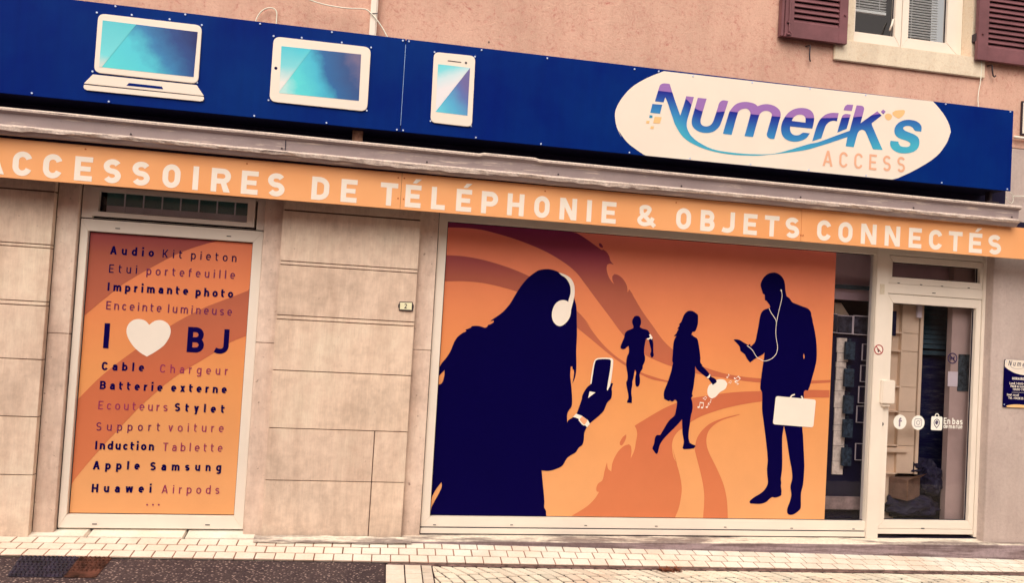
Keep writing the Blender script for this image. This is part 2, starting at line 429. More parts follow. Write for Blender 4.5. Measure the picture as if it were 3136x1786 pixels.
M = {}
M['pink'] = plaster_mat('pink_roughcast', T(232, 180, 150, 1.03), T(192, 108, 94, 1.03))
M['grey'] = plaster_mat('grey_render', T(202, 176, 158, .95), T(180, 152, 138, .95), 0.5, .25)
M['cream'] = plaster_mat('cream_render', T(248, 220, 184, 1.05), T(222, 182, 140, 1.05), 1.2, .25)
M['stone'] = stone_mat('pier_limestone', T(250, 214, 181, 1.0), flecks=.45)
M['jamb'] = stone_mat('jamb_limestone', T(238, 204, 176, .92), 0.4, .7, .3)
def ledge_mat():
    m = Mat('ledge_concrete', .9, .12); z = m.noise(1.0, 5, .65, m.mapped((1.6, 6, 22))); f = m.noise(34, 5, .7)
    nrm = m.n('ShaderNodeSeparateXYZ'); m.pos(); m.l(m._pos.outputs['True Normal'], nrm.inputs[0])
    face = m.ramp(m.math('ABSOLUTE', nrm.outputs[2]), [(.35, T(164, 138, 132, .95)), (.75, T(238, 214, 184, .95))])   # paler on upward faces, darker on upright ones
    c = m.mix(m.ramp(z, [(.44, .8), (.56, 0.0)]), face, (.15, .105, .11)); c = m.mix(.65, c, m.ramp(f, [(.3, .6), (.62, 1.0)]), 'MULTIPLY')
    m.color(c); m.bump(f, .6, .005); return m.m
M['ledge'] = ledge_mat()
M['joint'] = flat('dark_joint', (.17, .115, .10), .9)
M['frame'] = flat('white_painted_metal', T(246, 223, 196, 1.01), .38, .4, .03, 1.5)
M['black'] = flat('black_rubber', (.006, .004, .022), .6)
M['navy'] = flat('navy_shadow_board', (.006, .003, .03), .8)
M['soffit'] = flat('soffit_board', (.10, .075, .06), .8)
M['wood'] = flat('brown_shutter_paint', T(128, 78, 78, 1.05), .5, .35, .12, 5)
M['iron'] = flat('wrought_iron', (.03, .018, .03), .5, .5)
M['print_navy'] = flat('printed_navy', NAVY, .5, .03, .02)
M['vinyl'] = flat('cream_vinyl', T(245, 222, 196, .95), .45, .3, .02)
M['sign_white'] = flat('sign_white', T(248, 224, 196, 1.02), .35, .4, .02, 1)
M['cable'] = flat('white_cable', T(248, 225, 195, .9), .5)

def glass_mat(name, refl, tint=(.9, .9, .9)):
    m = Mat(name); t = m.t; t.nodes.remove(m.b)
    tr = m.n('ShaderNodeBsdfTransparent'); tr.inputs[0].default_value = (*tint, 1)
    gl = m.n('ShaderNodeBsdfGlossy'); gl.inputs['Roughness'].default_value = 0.015; gl.inputs[0].default_value = (1, .96, .93, 1)
    lw = m.n('ShaderNodeLayerWeight'); lw.inputs[0].default_value = .5
    mx_ = m.n('ShaderNodeMixShader'); fac = m.mapr(m.math('POWER', lw.outputs['Facing'], 5.0), 0, 1, refl, 1.0)
    m.l(fac, mx_.inputs[0]); m.l(tr.outputs[0], mx_.inputs[1]); m.l(gl.outputs[0], mx_.inputs[2])
    m.l(mx_.outputs[0], t.nodes['Material Output'].inputs[0]); return m.m
M['glass'] = glass_mat('window_glass', .022, (.82, .82, .88))
M['glass_up'] = glass_mat('upper_window_glass', .08, (.75, .78, .8))

# ------------------------------------------------------------------ ground
def lerp_tab(tab, x):
    if x <= tab[0][0]: return tab[0][1]
    for (a, va), (b, vb) in zip(tab, tab[1:]):
        if x <= b: return va + (vb - va) * (x - a) / (b - a)
    (a, va), (b, vb) = tab[-2], tab[-1]; return vb
Z_IN = [(-2.7, -.034), (-.8, -.046), (.31, -.05), (3.35, -.112), (5.63, -.165), (9, -.2)]
Z_KB = [(-2.6, -.061), (-.73, -.086), (1.03, -.113), (5.35, -.167), (9, -.21)]
def y_in(x): return -.006 * (x + 2.57)
def y_kb(x): return y_in(x) - .302
def z_in(x): return lerp_tab(Z_IN, x)
def z_kb(x): return lerp_tab(Z_KB, x)
def z_road(x): return z_kb(x) - .012
def on_road(px, py, dz=0.0):
    d = r_ * ((px - CX) / FPX) + d_ * ((py - CY) / FPX) + f_; z = -.1
    for _ in range(12):
        p = CAM + d * ((z - CAM.z) / d.z); z = z_road(p.x) + dz
    return p

def asphalt_mat():
    m = Mat('asphalt_surface', .9, .2)
    n1 = m.noise(78, 3, .65); n2 = m.noise(2.2, 5, .6); v = m.n('ShaderNodeTexVoronoi'); v.inputs['Scale'].default_value = 44
    m.l(m.pos(), v.inputs['Vector'])
    c = m.ramp(n2, [(.3, (.056, .038, .044)), (.7, (.100, .070, .072))])
    sp = m.math('MULTIPLY', m.ramp(v.outputs['Distance'], [(.16, 1.0), (.40, 0.0)]), m.ramp(n1, [(.42, .05), (.60, 1.0)]))
    c = m.mix(sp, c, (.60, .45, .40))
    m.color(m.mix(m.ramp(n1, [(.30, .95), (.44, 0.0)]), c, (.010, .006, .026))); m.bump(m.math('ADD', v.outputs['Distance'], n1), .9, .010); return m.m
M['asphalt'] = asphalt_mat()
M['asphalt_far'] = flat('far_ground_surface', (.26, .21, .18), .9, .1)
def paver_mat(name, c, c2):
    m = Mat(name, .8, .2); n = m.noise(2.1, 5, .6); f = m.noise(60, 4, .65)
    col = m.ramp(n, [(.3, c2), (.65, c)]); col = m.mix(.4, col, m.ramp(f, [(.3, .72), (.6, 1.0)]), 'MULTIPLY')
    at_ = m.n('ShaderNodeAttribute'); at_.attribute_name = 'tone'
    col = m.mix(1.0, col, at_.outputs['Color'], 'MULTIPLY')
    m.color(col); m.bump(f, .3, .004); return m.m
M['paver'] = paver_mat('pale_paver', T(255, 234, 204, .95), T(238, 204, 172, .95))
M['cobble'] = paver_mat('granite_sett', T(255, 230, 198, .97), T(244, 210, 176, .97))
M['mortar'] = flat('red_sand_joint', (.33, .175, .125), .95, .05, .25, 8)
M['sett_joint'] = flat('dark_sett_joint', (.045, .024, .030), .95, .05, .45, 5)
M['gutter'] = flat('dirty_gutter_joint', (.20, .13, .12), .95, .05, .35, 18)

def tone(o, tones):
    me = o.data; a = me.attributes.new('tone', 'FLOAT_COLOR', 'FACE')
    for i, v in enumerate(tones): a.data[i].color = (v, v, v, 1)

def tilt_quad(mb, pts, hgt, drop, ins=.022):
    """one small stone: a slightly shrunk top over four sloping sides"""
    c = sum((Vector(p) for p in pts), Vector()) / 4
    top = [Vector(p).lerp(c, ins) + Vector((0, 0, hgt + random.uniform(-.0015, .0015))) for p in pts]
    bot = [Vector(p) - Vector((0, 0, drop)) for p in pts]
    mb.add(top + bot, [(0, 1, 2, 3)] + [(i, i + 4, (i + 1) % 4 + 4, (i + 1) % 4) for i in range(4)])

# far ground sheet, to the horizon on every side
MB().grid([-400, -60, -12, -4, 0, 4, 12, 60, 400], [-400, -60, -14, -.9, 400],
          lambda x, y: (x, y, min(-.12, z_road(max(-12, min(12, x)))) - .10)).build('ground', M['asphalt_far'], kind='structure')
X_EDGE = on_road(1178, 1760).x
xs = [-12 + i * .5 for i in range(int((X_EDGE + 12) / .5))] + [X_EDGE]
MB().grid(xs, [-14 + .9 * i for i in range(15)] + [-.9, -.6, -.31],
          lambda x, y: (x, min(y, y_kb(x) + .02), z_road(x) - .002 * abs(min(0, y + .3)))).build('asphalt_road', M['asphalt'], kind='structure')
xs2 = [X_EDGE + .3 * i for i in range(40)]
MB().grid(xs2, [-14 + .9 * i for i in range(15)] + [-.9, -.6, -.31],
          lambda x, y: (x, min(y, y_kb(x) + .02), z_road(x) - .004 - .002 * abs(min(0, y + .3)))).build('setts_bed', M['sett_joint'], kind='structure')

# pavement: three courses of small pale blocks
mb = MB(); tn = []
def strip_pt(x, u, dz=0):     # u: 0 at the wall, 1 at the kerb
    return (x, y_in(x) * (1 - u) + y_kb(x) * u, z_in(x) * (1 - u) + z_kb(x) * u + dz)
PITCH = .1352
for row in range(3):
    x = -3.6 + (.0 if row % 2 else PITCH * .47) + row * .012
    while x < 8.5:
        g = .0036; u0, u1 = row / 3 + .018, (row + 1) / 3 - .018
        tilt_quad(mb, [strip_pt(x + g, u1), strip_pt(x + PITCH - g, u1), strip_pt(x + PITCH - g, u0), strip_pt(x + g, u0)], .002, .010)
        tn += [random.uniform(.90, 1.0)] * 5; x += PITCH + random.uniform(-.0012, .0012)
o = mb.build('pavement', M['paver'], kind='structure'); tone(o, tn)
MB().grid([-3.6 + .3 * i for i in range(41)], [0, 1], lambda x, u: strip_pt(x, 1 - u, -.002)).build('pavement_bed', M['mortar'], kind='structure')
mb = MB()
mb.grid([X_EDGE + .02 + .2 * i for i in range(36)], [0, 1], lambda x, u: (x, y_kb(x) - .045 * (1 - u), z_kb(x) - .006 - .004 * (1 - u)))
mb.build('gutter_joint', M['gutter'], kind='structure')
# long slabs in front of the pier window, between wall and blocks
mb = MB(); tn = []
for a, b in ((-3.2, -2.02), (-2.01, -1.36), (-1.35, -.86)):
    tilt_quad(mb, [(a, y_in(a) + .006, z_in(a) + .006), (b, y_in(b) + .006, z_in(b) + .006), (b, .12, -.012), (a, .12, -.012)], .001, .02); tn += [random.uniform(.9, .97)] * 5
o = mb.build('threshold_slabs', M['paver'], kind='structure'); tone(o, tn)

# setts: two slab columns at the road edge, then a fan-laid lane
mb = MB(); tn = []
xa, xb, xc, xd = X_EDGE + .004, on_road(1240, 1765).x, on_road(1293, 1765).x, on_road(1327, 1765).x
for (a, b, rows) in ((xa, xb, .09), (xb, xc, .09), (xc, xd, .075)):
    y = y_kb(a) - .045
    while y > -2.6:
        z = z_road(a); rr = rows * random.uniform(.9, 1.1)
        tilt_quad(mb, [(a + .004, y - rr + .003, z), (b - .004, y - rr + .003, z_road(b)), (b - .004, y, z_road(b)), (a + .004, y, z)], .006, .016)
        tn += [random.uniform(.88, 1.0) * (.86 if a == xc else 1)] * 5; y -= rr
o = mb.build('edging_slabs', M['paver'], kind='structure'); tone(o, tn)
mb = MB(); tn = []
def arc_pt(v, q):           # course v of the fan-laid lane, q metres out from the gutter
    x = xd + .012 + v * .088 + .36 * math.sqrt(max(0, q) + .015); return Vector((x, y_kb(x) - .052 - q, z_road(x) - .002))
for v in range(-9, 84):
    q = random.uniform(0, .07)
    while q < 2.3:
        L_ = random.uniform(.080, .112); e = .0075
        q0, q1 = max(0, q + e), q + L_ - e
        wv = [random.uniform(-.045, .045) for _ in range(2)]
        pts = [arc_pt(v + .075 + wv[0], q1), arc_pt(v + .925 + wv[1], q1), arc_pt(v + .925 + wv[1], q0), arc_pt(v + .075 + wv[0], q0)]
        if q == 0 or q < .07:
            for i in (2, 3): pts[i] = arc_pt(v + (.925 + wv[1] if i == 2 else .075 + wv[0]), 0)
        q += L_
        if min(p.x for p in pts) < xd + .006:
            for p in pts: p.x = max(p.x, xd + .006)
            if max(p.x for p in pts) < xd + .02: continue
        hh = random.uniform(-.003, .005); tilt_quad(mb, pts, .0035 + hh * .35, .02, .03); tn += [random.choice((.80, .87, .93, .97, 1.0, 1.0))] * 5
o = mb.build('cobblestone_lane', M['cobble'], kind='structure'); tone(o, tn)

# ------------------------------------------------------------------ the shop building
bld = thing('shop_building', (0, 0, 0), 'pink rendered building with pale stone piers, white framed shop windows and a glazed door', 'building')
YJ, YF, YG = .055, .09, .125
def avx(a, b, Y): return (XZ(*a, Y)[0] + XZ(*b, Y)[0]) / 2
def avz(a, b, Y): return (XZ(*a, Y)[1] + XZ(*b, Y)[1]) / 2

# key lines of the ground floor
pierA_r = avx((165.8, 559.6), (90.7, 1636), 0)
pierB_l = avx((870, 620), (798.8, 1644), 0); pierB_r = avx((1292, 660), (1226, 1641), 0)
lw_l = avx((258, 567), (173.7, 1622), YF); lw_r = avx((812, 613), (746, 1627), YF)
bw_l = avx((1349.5, 658), (1283.7, 1631.7), YF)
bgl_l = avx((1374.5, 678.5), (1312, 1580), YG); bgl_r = avx((2680, 778.6), (2644, 1594), YG)
bgl_t = avz((1374.5, 678.5), (2561, 772), YG); bgl_b = avz((1312, 1580), (2525, 1593), YG)
post_l = avx((2682, 780), (2645.8, 1617), YF); post_r = avx((2714, 1006), (2680, 1640), YF)
df_r = avx((3029, 850), (2991.5, 1645.8), YF)
ps_l = avx((277, 708), (209, 1574.4), YG); ps_r = avx((779, 744), (717, 1578.8), YG)
ps_t = avz((277, 708), (779, 744), YG); ps_b = avz((209, 1574.4), (717, 1578.8), YG)
gw_l = avx((3041, 850), (3015, 1653), 0)
ZTOP = 2.50

def pier(x0, x1, joints, vjoint=None, zb=-.10):
    """coursed stone pier: drafted joints cut as grooves between blocks"""
    m = MB(); zs = []
    m.box(x0 + .004, x1 - .004, .012, .34, zb, ZTOP + .1, 1)
    prev = zb
    for z, w_ in joints + [(ZTOP + .1, .004)]:
        lo, hi = prev, z - w_
        if vjoint and z <= vjoint[1]:
            m.box(x0, vjoint[0] - .0035, 0, .05, lo, hi); m.box(vjoint[0] + .0035, x1, 0, .05, lo, hi)
        else: m.box(x0, x1, 0, .05, lo, hi)
        prev = z + w_
    return m
def zl(*pp): return sum(XZ(x, y, 0)[1] for x, y in pp) / len(pp)
jB = sorted([(zl((810, 1473.7), (1236.8, 1477.7)), .003), (zl((828, 1312), (1248, 1324)), .003), (zl((834.8, 1134.7), (1258.7, 1151)), .003),
             (zl((845.7, 977.7), (1270, 999.6)), .003), (zl((847, 965), (1270, 987)), .003), (zl((855, 810), (1279, 837)), .003),
             (zl((856.7, 799), (1280.6, 826)), .003), (zl((874, 642.5), (1291.6, 675)), .006)])
vj = (avx((1147.6, 1336), (1127, 1636), 0), XZ(828, 1313, 0)[1] + .01)
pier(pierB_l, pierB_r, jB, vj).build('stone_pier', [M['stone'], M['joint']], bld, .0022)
jA = sorted([(zl((0, 1455.5), (93.9, 1456)), .003), (zl((0, 1275.5), (109.5, 1278)), .003), (zl((0, 1098), (123.6, 1102)), .003), (zl((0, 931), (139, 938)), .003),
             (zl((0, 918), (139, 925)), .003), (zl((0, 752), (150, 760)), .003), (zl((0, 741), (150, 749.8)), .003), (zl((0, 573.6), (162.7, 587.7)), .006)])
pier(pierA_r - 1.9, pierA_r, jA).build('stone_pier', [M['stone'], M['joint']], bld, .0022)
# set back jamb strips, two stones high
def jamb(x0, x1, zj):
    m = MB(); m.box(x0, x1, YJ, .34, -.1, zj - .002); m.box(x0, x1, YJ, .34, zj + .002, ZTOP + .1)
    m.box(x0 + .003, x1 - .003, YJ + .004, .33, zj - .01, zj + .01, 1)
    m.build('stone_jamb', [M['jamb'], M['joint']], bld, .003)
zj1 = XZ(180, 1021.5, YJ)[1]
jamb(pierA_r + .001, lw_l - .008, zj1); jamb(lw_r + .006, pierB_l - .001, XZ(800, 1050, YJ)[1]); jamb(pierB_r + .001, bw_l - .006, XZ(1290, 1072.5, YJ)[1])
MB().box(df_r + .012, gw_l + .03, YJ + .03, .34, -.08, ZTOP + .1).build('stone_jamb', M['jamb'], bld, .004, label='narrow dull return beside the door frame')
# grey rendered wall on the right, above and beside the door
mb = MB(); mb.box(gw_l, 9, 0, .34, -.30, 3.47)
mb.build('side_wall', M['grey'], bld, .004)
# ledge under the window and the door, growing as the pavement drops
mb = MB(); lx = [.215 + .25 * i for i in range(36)]; prof = [(.33, -.016), (-.028, -.028), (-.046, -.04), (-.056, -.34)]
mb.grid(lx, range(len(prof)), lambda x, i: (x, prof[int(i)][0] + (.006 * mnoise.noise((x * 3, i, 0)) if i > 1 else 0), prof[int(i)][1] + .006 * mnoise.noise((x * 2.2, i * 3, 4))))
mb.build('ledge', M['ledge'], bld, smooth=False, recalc=True)
# patched mortar skirt along the ledge and the pier foot
mb = MB(); sx = [-.86 + .05 * i for i in range(24)]
mb.grid(sx, [0, 1, 2], lambda x, i: (x, (-.003, -.035, -.06)[int(i)] + y_in(x) + .010 * mnoise.noise((x * 5, i, 2)),
                                     z_in(x) + (.036, .014, .002)[int(i)] + .011 * mnoise.noise((x * 7, 3 * i, 7))))
mb.build('mortar_skirt', M['ledge'], bld, recalc=True)

# upper wall with the opening of the first floor window
ub = [XZ(2336 + x / 3.196, y / 3.196, .12) for x, y in ((845, 0), (825, 440), (1930, 0), (1925, 520))]
uw_l, uw_r = (ub[0][0] + ub[1][0]) / 2 - .02, (ub[2][0] + ub[3][0]) / 2 + .03
uw_b = (ub[1][1] + ub[3][1]) / 2 - .02; uw_t = uw_b + 1.55
mb = MB()
def wall_panel(x0, x1, z0, z1): mb.box(x0, x1, 0.0, .34, z0, z1)
wall_panel(-9, uw_l - .06, 3.475, 7.5); wall_panel(uw_r + .16, 9, 3.475, 7.5); wall_panel(uw_l - .06, uw_r + .16, 3.475, uw_b - .02); wall_panel(uw_l - .06, uw_r + .16, uw_t, 7.5)
mb.box(-9, gw_l - .002, 0.02, .34, ZTOP + .12, 3.475)
mb.build('upper_wall', M['pink'], bld)
# dark board standing for the shade behind the sign, and the boxed head over the shop windows
mb = MB(); mb.box(-9, 5.35, -.004, .018, 2.72, 3.47); mb.build('recess_shade_board', M['navy'], bld)
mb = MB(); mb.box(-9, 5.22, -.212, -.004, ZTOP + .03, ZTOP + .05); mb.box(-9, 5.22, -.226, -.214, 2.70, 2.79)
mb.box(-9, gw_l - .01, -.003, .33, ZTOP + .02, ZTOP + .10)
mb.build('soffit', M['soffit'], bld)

# ---- battered metal cornice between sign and banner
def cornice_mat():
    m = Mat('weathered_zinc_paint', .55, .35)
    st_ = m.noise(1.0, 6, .7, m.mapped((2.2, 30, 30))); f = m.noise(45, 4, .7); b = m.noise(2.3, 5, .6)
    c = m.ramp(b, [(.3, T(150, 128, 120, .95)), (.7, T(172, 148, 138, .98))])
    c = m.mix(m.ramp(st_, [(.56, 0.0), (.66, .75)]), c, T(226, 198, 172, .9))
    c = m.mix(m.ramp(f, [(.26, .55), (.36, 0.0)]), c, (.06, .04, .07))
    m.color(c); m.bump(f, .25, .004); return m.m
M['zinc'] = cornice_mat()
def torn_mat():
    m = Mat('torn_lead_flashing', .7, .2); cr = m.noise(1.0, 6, .75, m.mapped((3.2, 40, 95))); f = m.noise(55, 4, .7)
    c = m.ramp(f, [(.3, T(186, 160, 146, .95)), (.65, T(228, 200, 174, .95))])
    m.color(m.mix(m.ramp(cr, [(.36, .92), (.43, 0.0)]), c, (.035, .022, .04))); m.bump(cr, .7, .008); return m.m
M['zinc_edge'] = torn_mat()
def nz(x, s, k): return mnoise.noise((x * s, k * 7.3, 1.7))
def cp(x, i):
    tilt = -.0030 * (x + 2.6); tear = max(0, nz(x, 1.1, 9)) * 1.3
    P_ = [(-.02, 2.862), (-.405, 2.892), (-.424, 2.890), (-.434, 2.880), (-.432, 2.868), (-.420, 2.861), (-.404, 2.856), (-.398, 2.782),
          (-.412 - .010 * nz(x, 9, 1), 2.776 + .009 * nz(x, 13, 2)), (-.424 - .012 * nz(x, 15, 3), 2.766 + .008 * nz(x, 21, 4)),
          (-.416 - .007 * nz(x, 18, 5), 2.750 - .018 * tear + .010 * nz(x, 14, 6)), (-.405, 2.748), (-.398 + .004 * nz(x, 4, 8), 2.739), (-.384, 2.722 + .004 * nz(x, 2.1, 7)),
          (-.360, 2.718 + .004 * nz(x, 2.1, 7)), (-.33, 2.728)][i]
    y, z = P_; k_ = (min(y + .09, -.005) + 5.7) / (y + 5.7); z = 1.73 + (z - 1.73) * k_; y = min(y + .09, -.005)
    if i in (2, 3, 4): z += .003 * nz(x, 1.6, 11); y += .002 * nz(x, 3, 12)
    return (x, y, z + tilt + (.009 if (1 <= i <= 5 and .62 < x < 1.02) else 0))
CX1 = XZ(3126, 640, -.33)[0]
xs3 = [-4.2 + .035 * i for i in range(int((CX1 + 4.2) / .035))] + [CX1]
mb = MB()
for a, b, mi in ((0, 2, 0), (1, 5, 1), (4, 8, 0), (7, 12, 1), (11, 16, 0)):
    mb.grid(xs3, list(range(a, b)), lambda x, i: cp(x, i), mi)
end = [cp(CX1, i) for i in range(16)]; mb.add(end + [(CX1, -.004, 2.72)], [tuple(range(17))])
corn = mb.build('metal_cornice', [M['zinc'], M['zinc_edge']], bld, recalc=True)
# sheet seam and screw heads on the cornice face
for px_, py_ in ((874, 440),): 
    x = XZ(px_, py_, -.31)[0]; z0 = cp(x, 7)[2]
    MB().box(x, x + .004, -.3165, -.306, z0, z0 + .074).build('seam', M['navy'], corn)
scr0 = None
def disc(r, Y, n=10, thick=.004):
    m = MB(); m.poly(ell(0, 0, r, r, 0, 360 - 360 / n, n - 1), Y, thick); return m
for px_, py_ in ((401, 415), (863, 460), (1307, 502), (1709, 542), (2086, 576), (2451, 608), (2797, 636), (3098, 662)):
    x, z = XZ(px_, py_, -.31)
    if scr0 is None: scr0 = disc(.007, 0).build('screw', M['iron'], corn); s_ = scr0
    else: s_ = scr0.copy(); COL.objects.link(s_)
    s_.location = (x, -.3155, cp(x, 7)[2] + .012)

# ---- frames
def mitre_frame(m, x0, x1, z0, z1, wl, wr, wb, wt, Y, D):
    """four mitred members round an opening"""
    a, b, c, d = (x0, z0), (x1, z0), (x1, z1), (x0, z1)
    e, f, g, h = (x0 + wl, z0 + wb), (x1 - wr, z0 + wb), (x1 - wr, z1 - wt), (x0 + wl, z1 - wt)
    k = .0006
    for q in ([a, b, f, e], [b, c, g, f], [c, d, h, g], [d, a, e, h]):
        cx_ = sum(p[0] for p in q) / 4; cz_ = sum(p[1] for p in q) / 4
        m.poly([(p[0] + (k if p[0] < cx_ else -k) * .5, p[1] + (k if p[1] < cz_ else -k) * .5) for p in q], Y, D)
    return m
def pane(name, x0, x1, z0, z1, Y, parent, mat='glass', gasket=True, label=None):
    if gasket:
        g = MB(); r = .006
        g.poly([(x0, z0), (x1, z0), (x1, z1), (x0, z1)], Y - .004, .008, [[(x0 + r, z0 + r), (x0 + r, z1 - r), (x1 - r, z1 - r), (x1 - r, z0 + r)]])
        g.build('gasket', M['black'], parent)
    m = MB(); m.poly([(x0 + .002, z0 + .002), (x1 - .002, z0 + .002), (x1 - .002, z1 - .002), (x0 + .002, z1 - .002)], Y)
    return m.build(name, M[mat], parent, label=label)

# poster window on the left: fixed light below, transom above
tz0 = avz((312, 651), (755, 682), YG); tz1 = ZTOP
mid = avz((280, 668), (780, 706), YF)
m = MB(); mitre_frame(m, lw_l, lw_r, .0, mid - .004, ps_l - lw_l, lw_r - ps_r, ps_b, mid - .004 - ps_t, YF, .06)
lwin = m.build('window_frame', M['frame'], bld, .0025, label='white metal frame of the narrow window between the piers')
pane('pane', ps_l, ps_r, ps_b, ps_t, YG + .004, lwin)
tl, tr = avx((312, 574), (309, 651), YG), avx((764, 606), (759, 683), YG)
m = MB(); mitre_frame(m, lw_l, lw_r, mid + .004, tz1, .075, .055, .001, .03, YF, .06); mitre_frame(m, tl - .062, tr + .055, mid + .02, tz1 - .02, .062, .055, tz0 - mid - .02, .03, YF - .012, .06)
tran = m.build('transom_frame', M['frame'], bld, .0025, label='white transom frame above the narrow window')
pane('pane', tl, tr, tz0, tz1 - .04, YG - .006, tran)
M['blind'] = flat('blind_slats', T(150, 124, 112, .2), .7, .2, .1); M['blind_e'] = flat('blind_slat_edge', T(190, 164, 148, .15), .7, .2, .1)
m = MB(); wb = (tr - tl) / 8
for i in range(8):
    x = tl + wb * (i + .25); m.box(x, x + wb - .008, YG + .018, YG + .020, tz0 + .004, tz1); m.box(x + wb - .006, x + wb + .004, YG - .001, YG + .003, tz0 + .004, tz1, 1)
m.build('vertical_blind', [M['blind'], M['blind_e']], tran)
MB().box(tl - .02, tr + .02, YG + .004, YG + .008, tz0 + (tz1 - tz0) * .28, tz1).build('transom_reflection_sheet', glass_mat('reflection_tint', .03, (.58, .74, .72)), tran)  # tinted sheet added to darken the upper glass like a reflection
def slots(parent, pts, Y, wd=.016, hh=.006):
    first = None
    for p in pts:
        x, z = XZ(*p, Y)
        if first is None:
            first = MB().box(-wd, wd, -.002, .004, -hh / 2, hh / 2).build('drain_slot', M['black'], parent); s_ = first
        else: s_ = first.copy(); COL.objects.link(s_)
        s_.location = (x, Y, z)
slots(lwin, [(360.6, 699.8), (701, 723.6), (289.4, 1606.3), (635.5, 1609)], YF - .001)

# the big shop window
bz0 = avz((1285, 1615), (2649, 1628.6), YF); bzb = avz((1283.7, 1633), (2650, 1645), YF)
m = MB(); mitre_frame(m, bw_l, post_l + .006, bz0 + .002, ZTOP, bgl_l - bw_l, post_l + .006 - bgl_r, bgl_b - bz0 - .002, ZTOP - bgl_t, YF, .06)
m.box(bw_l, post_l + .004, YF - .012, YF + .06, bzb, bz0 - .003)
bwin = m.build('window_frame', M['frame'], bld, .0025, label='white metal frame of the wide shop window')
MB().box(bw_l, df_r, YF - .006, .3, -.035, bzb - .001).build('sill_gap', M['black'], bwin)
slots(bwin, [(1330.7, 1608.9), (1567, 1609), (1793.7, 1610.8), (2009.7, 1613), (2220.8, 1616), (2424.5, 1619.2), (2613.8, 1621.4)], YF - .001, .011, .005)
shop_pane = pane('pane', bgl_l, bgl_r, bgl_b, bgl_t, YG + .004, bwin)
# post between window and door
m = MB(); m.box(post_l + .008, post_r, YF - .022, YF + .08, bzb - .012, ZTOP)
m.build('door_post', M['frame'], bld, .004)
# door: outer frame, transom light, leaf
dl, dr = post_r, df_r
leaf_t = avz((2713, 898.5), (3008.7, 920.4), YF); leaf_r = avx((3008.7, 920.4), (2976, 1636.4), YF); leaf_b = avz((2690, 1634), (2976, 1637), YF) - .004
tf_b = avz((2713, 867), (3010, 888), YF); tf_t = avz((2719, 781.7), (3013, 804), YF)
m = MB(); m.box(leaf_r + .003, dr, YF - .01, YF + .07, -.012, ZTOP); m.box(dl + .001, leaf_r + .002, YF - .008, YF + .07, leaf_t + .004, tf_b - .001); m.box(dl + .001, leaf_r + .002, YF - .008, YF + .07, tf_t + .004, ZTOP)
dfr = m.build('door_frame', M['frame'], bld, .003)
gx0, gx1 = avx((2725.6, 802.7), (2724, 850), YG), avx((2992, 822.4), (2991.5, 866), YG)
gz0, gz1 = avz((2724, 850), (2991.5, 866), YG), avz((2725.6, 802.7), (2992, 822.4), YG)
m = MB(); mitre_frame(m, dl + .002, leaf_r + .001, tf_b, tf_t, gx0 - dl - .002, leaf_r + .001 - gx1, gz0 - tf_b, tf_t - gz1, YF - .004, .06)
tr2 = m.build('transom_frame', M['frame'], bld, .0025, label='white transom frame above the glazed door')
pane('pane', gx0, gx1, gz0, gz1, YG, tr2)
slots(tr2, [(2752, 867.2), (2821, 872.2), (2885, 877), (2966.7, 882)], YF - .005, .010, .006)
lg0, lg1 = avx((2727, 928), (2699, 1591), YG), avx((2982, 945.4), (2954, 1594), YG)
lz0, lz1 = avz((2699, 1591), (2954, 1594), YG), avz((2727, 928), (2982, 945.4), YG)
m = MB(); mitre_frame(m, dl + .004, leaf_r, leaf_b + .045, leaf_t, lg0 - dl - .004, leaf_r - lg1, lz0 - leaf_b - .045, leaf_t - lz1, YF - .002, .055)
m.box(dl + .004, leaf_r, YF - .006, YF + .05, leaf_b, leaf_b + .0425)
door = m.build('shop_door', M['frame'], bld, .0025)
door_pane = pane('pane', lg0, lg1, lz0, lz1, YG, door)
slots(door, [(2826, 1619.5)], YF - .003); slots(dfr, [(2860, 898)], YF - .009)
hx, hz = XZ(2702, 1164, YF - .05); hx1, hz1 = XZ(2739.6, 1239, YF - .05)
m = MB(); m.box(hx, hx1, YF - .055, YF - .004, hz1, hz); m.box(hx + .012, hx1 - .03, YF - .04, YF - .003, hz1 - .028, hz1 - .001)
m.build('door_handle', M['frame'], door, .008)
lx_, lz_ = XZ(2698, 1299, YF)
m = disc(.017, 0, 16, .012); kl = m.build('lock_cylinder', M['iron'], door, .003); kl.location = (lx_, YF - .014, lz_)
stl = MB(); sx_, sz_ = XZ(2336 + 1165 / 3.196, 850 + 115 / 3.196, YF - .023)
stl.poly([(sx_ - .02, sz_ - .045), (sx_ + .026, sz_ - .045), (sx_ + .026, sz_ + .045), (sx_ - .02, sz_ + .045)], YF - .0235)
stl.build('rust_stain', plaster_mat('rust_stained_paint', T(240, 214, 180, .9), T(176, 120, 84, .8), 3, .2), dfr)

m = MB()
for a, b in ((lw_l - .009, lw_l + .002), (lw_r - .002, lw_r + .007), (bw_l - .007, bw_l + .002), (df_r - .002, df_r + .013)): MB().box(a, b, YF + .012, YF + .055, -.02, ZTOP).build('frame_gap_shade', M['black'], bld)  # black strips paint the shade in the gaps beside the frames
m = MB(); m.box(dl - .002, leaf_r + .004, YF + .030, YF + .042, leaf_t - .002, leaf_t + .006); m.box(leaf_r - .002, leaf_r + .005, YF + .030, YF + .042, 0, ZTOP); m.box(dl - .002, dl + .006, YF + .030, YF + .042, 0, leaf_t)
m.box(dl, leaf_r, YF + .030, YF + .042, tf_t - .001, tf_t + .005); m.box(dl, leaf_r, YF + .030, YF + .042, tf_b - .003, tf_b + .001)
m.build('door_gap_shade', M['black'], dfr)  # black backing strips paint the shade in the gaps round the door leaf
MB().box(lw_l + .07, lw_r - .06, YF + .030, YF + .045, mid - .006, mid + .022).build('gap_shade', M['black'], tran)
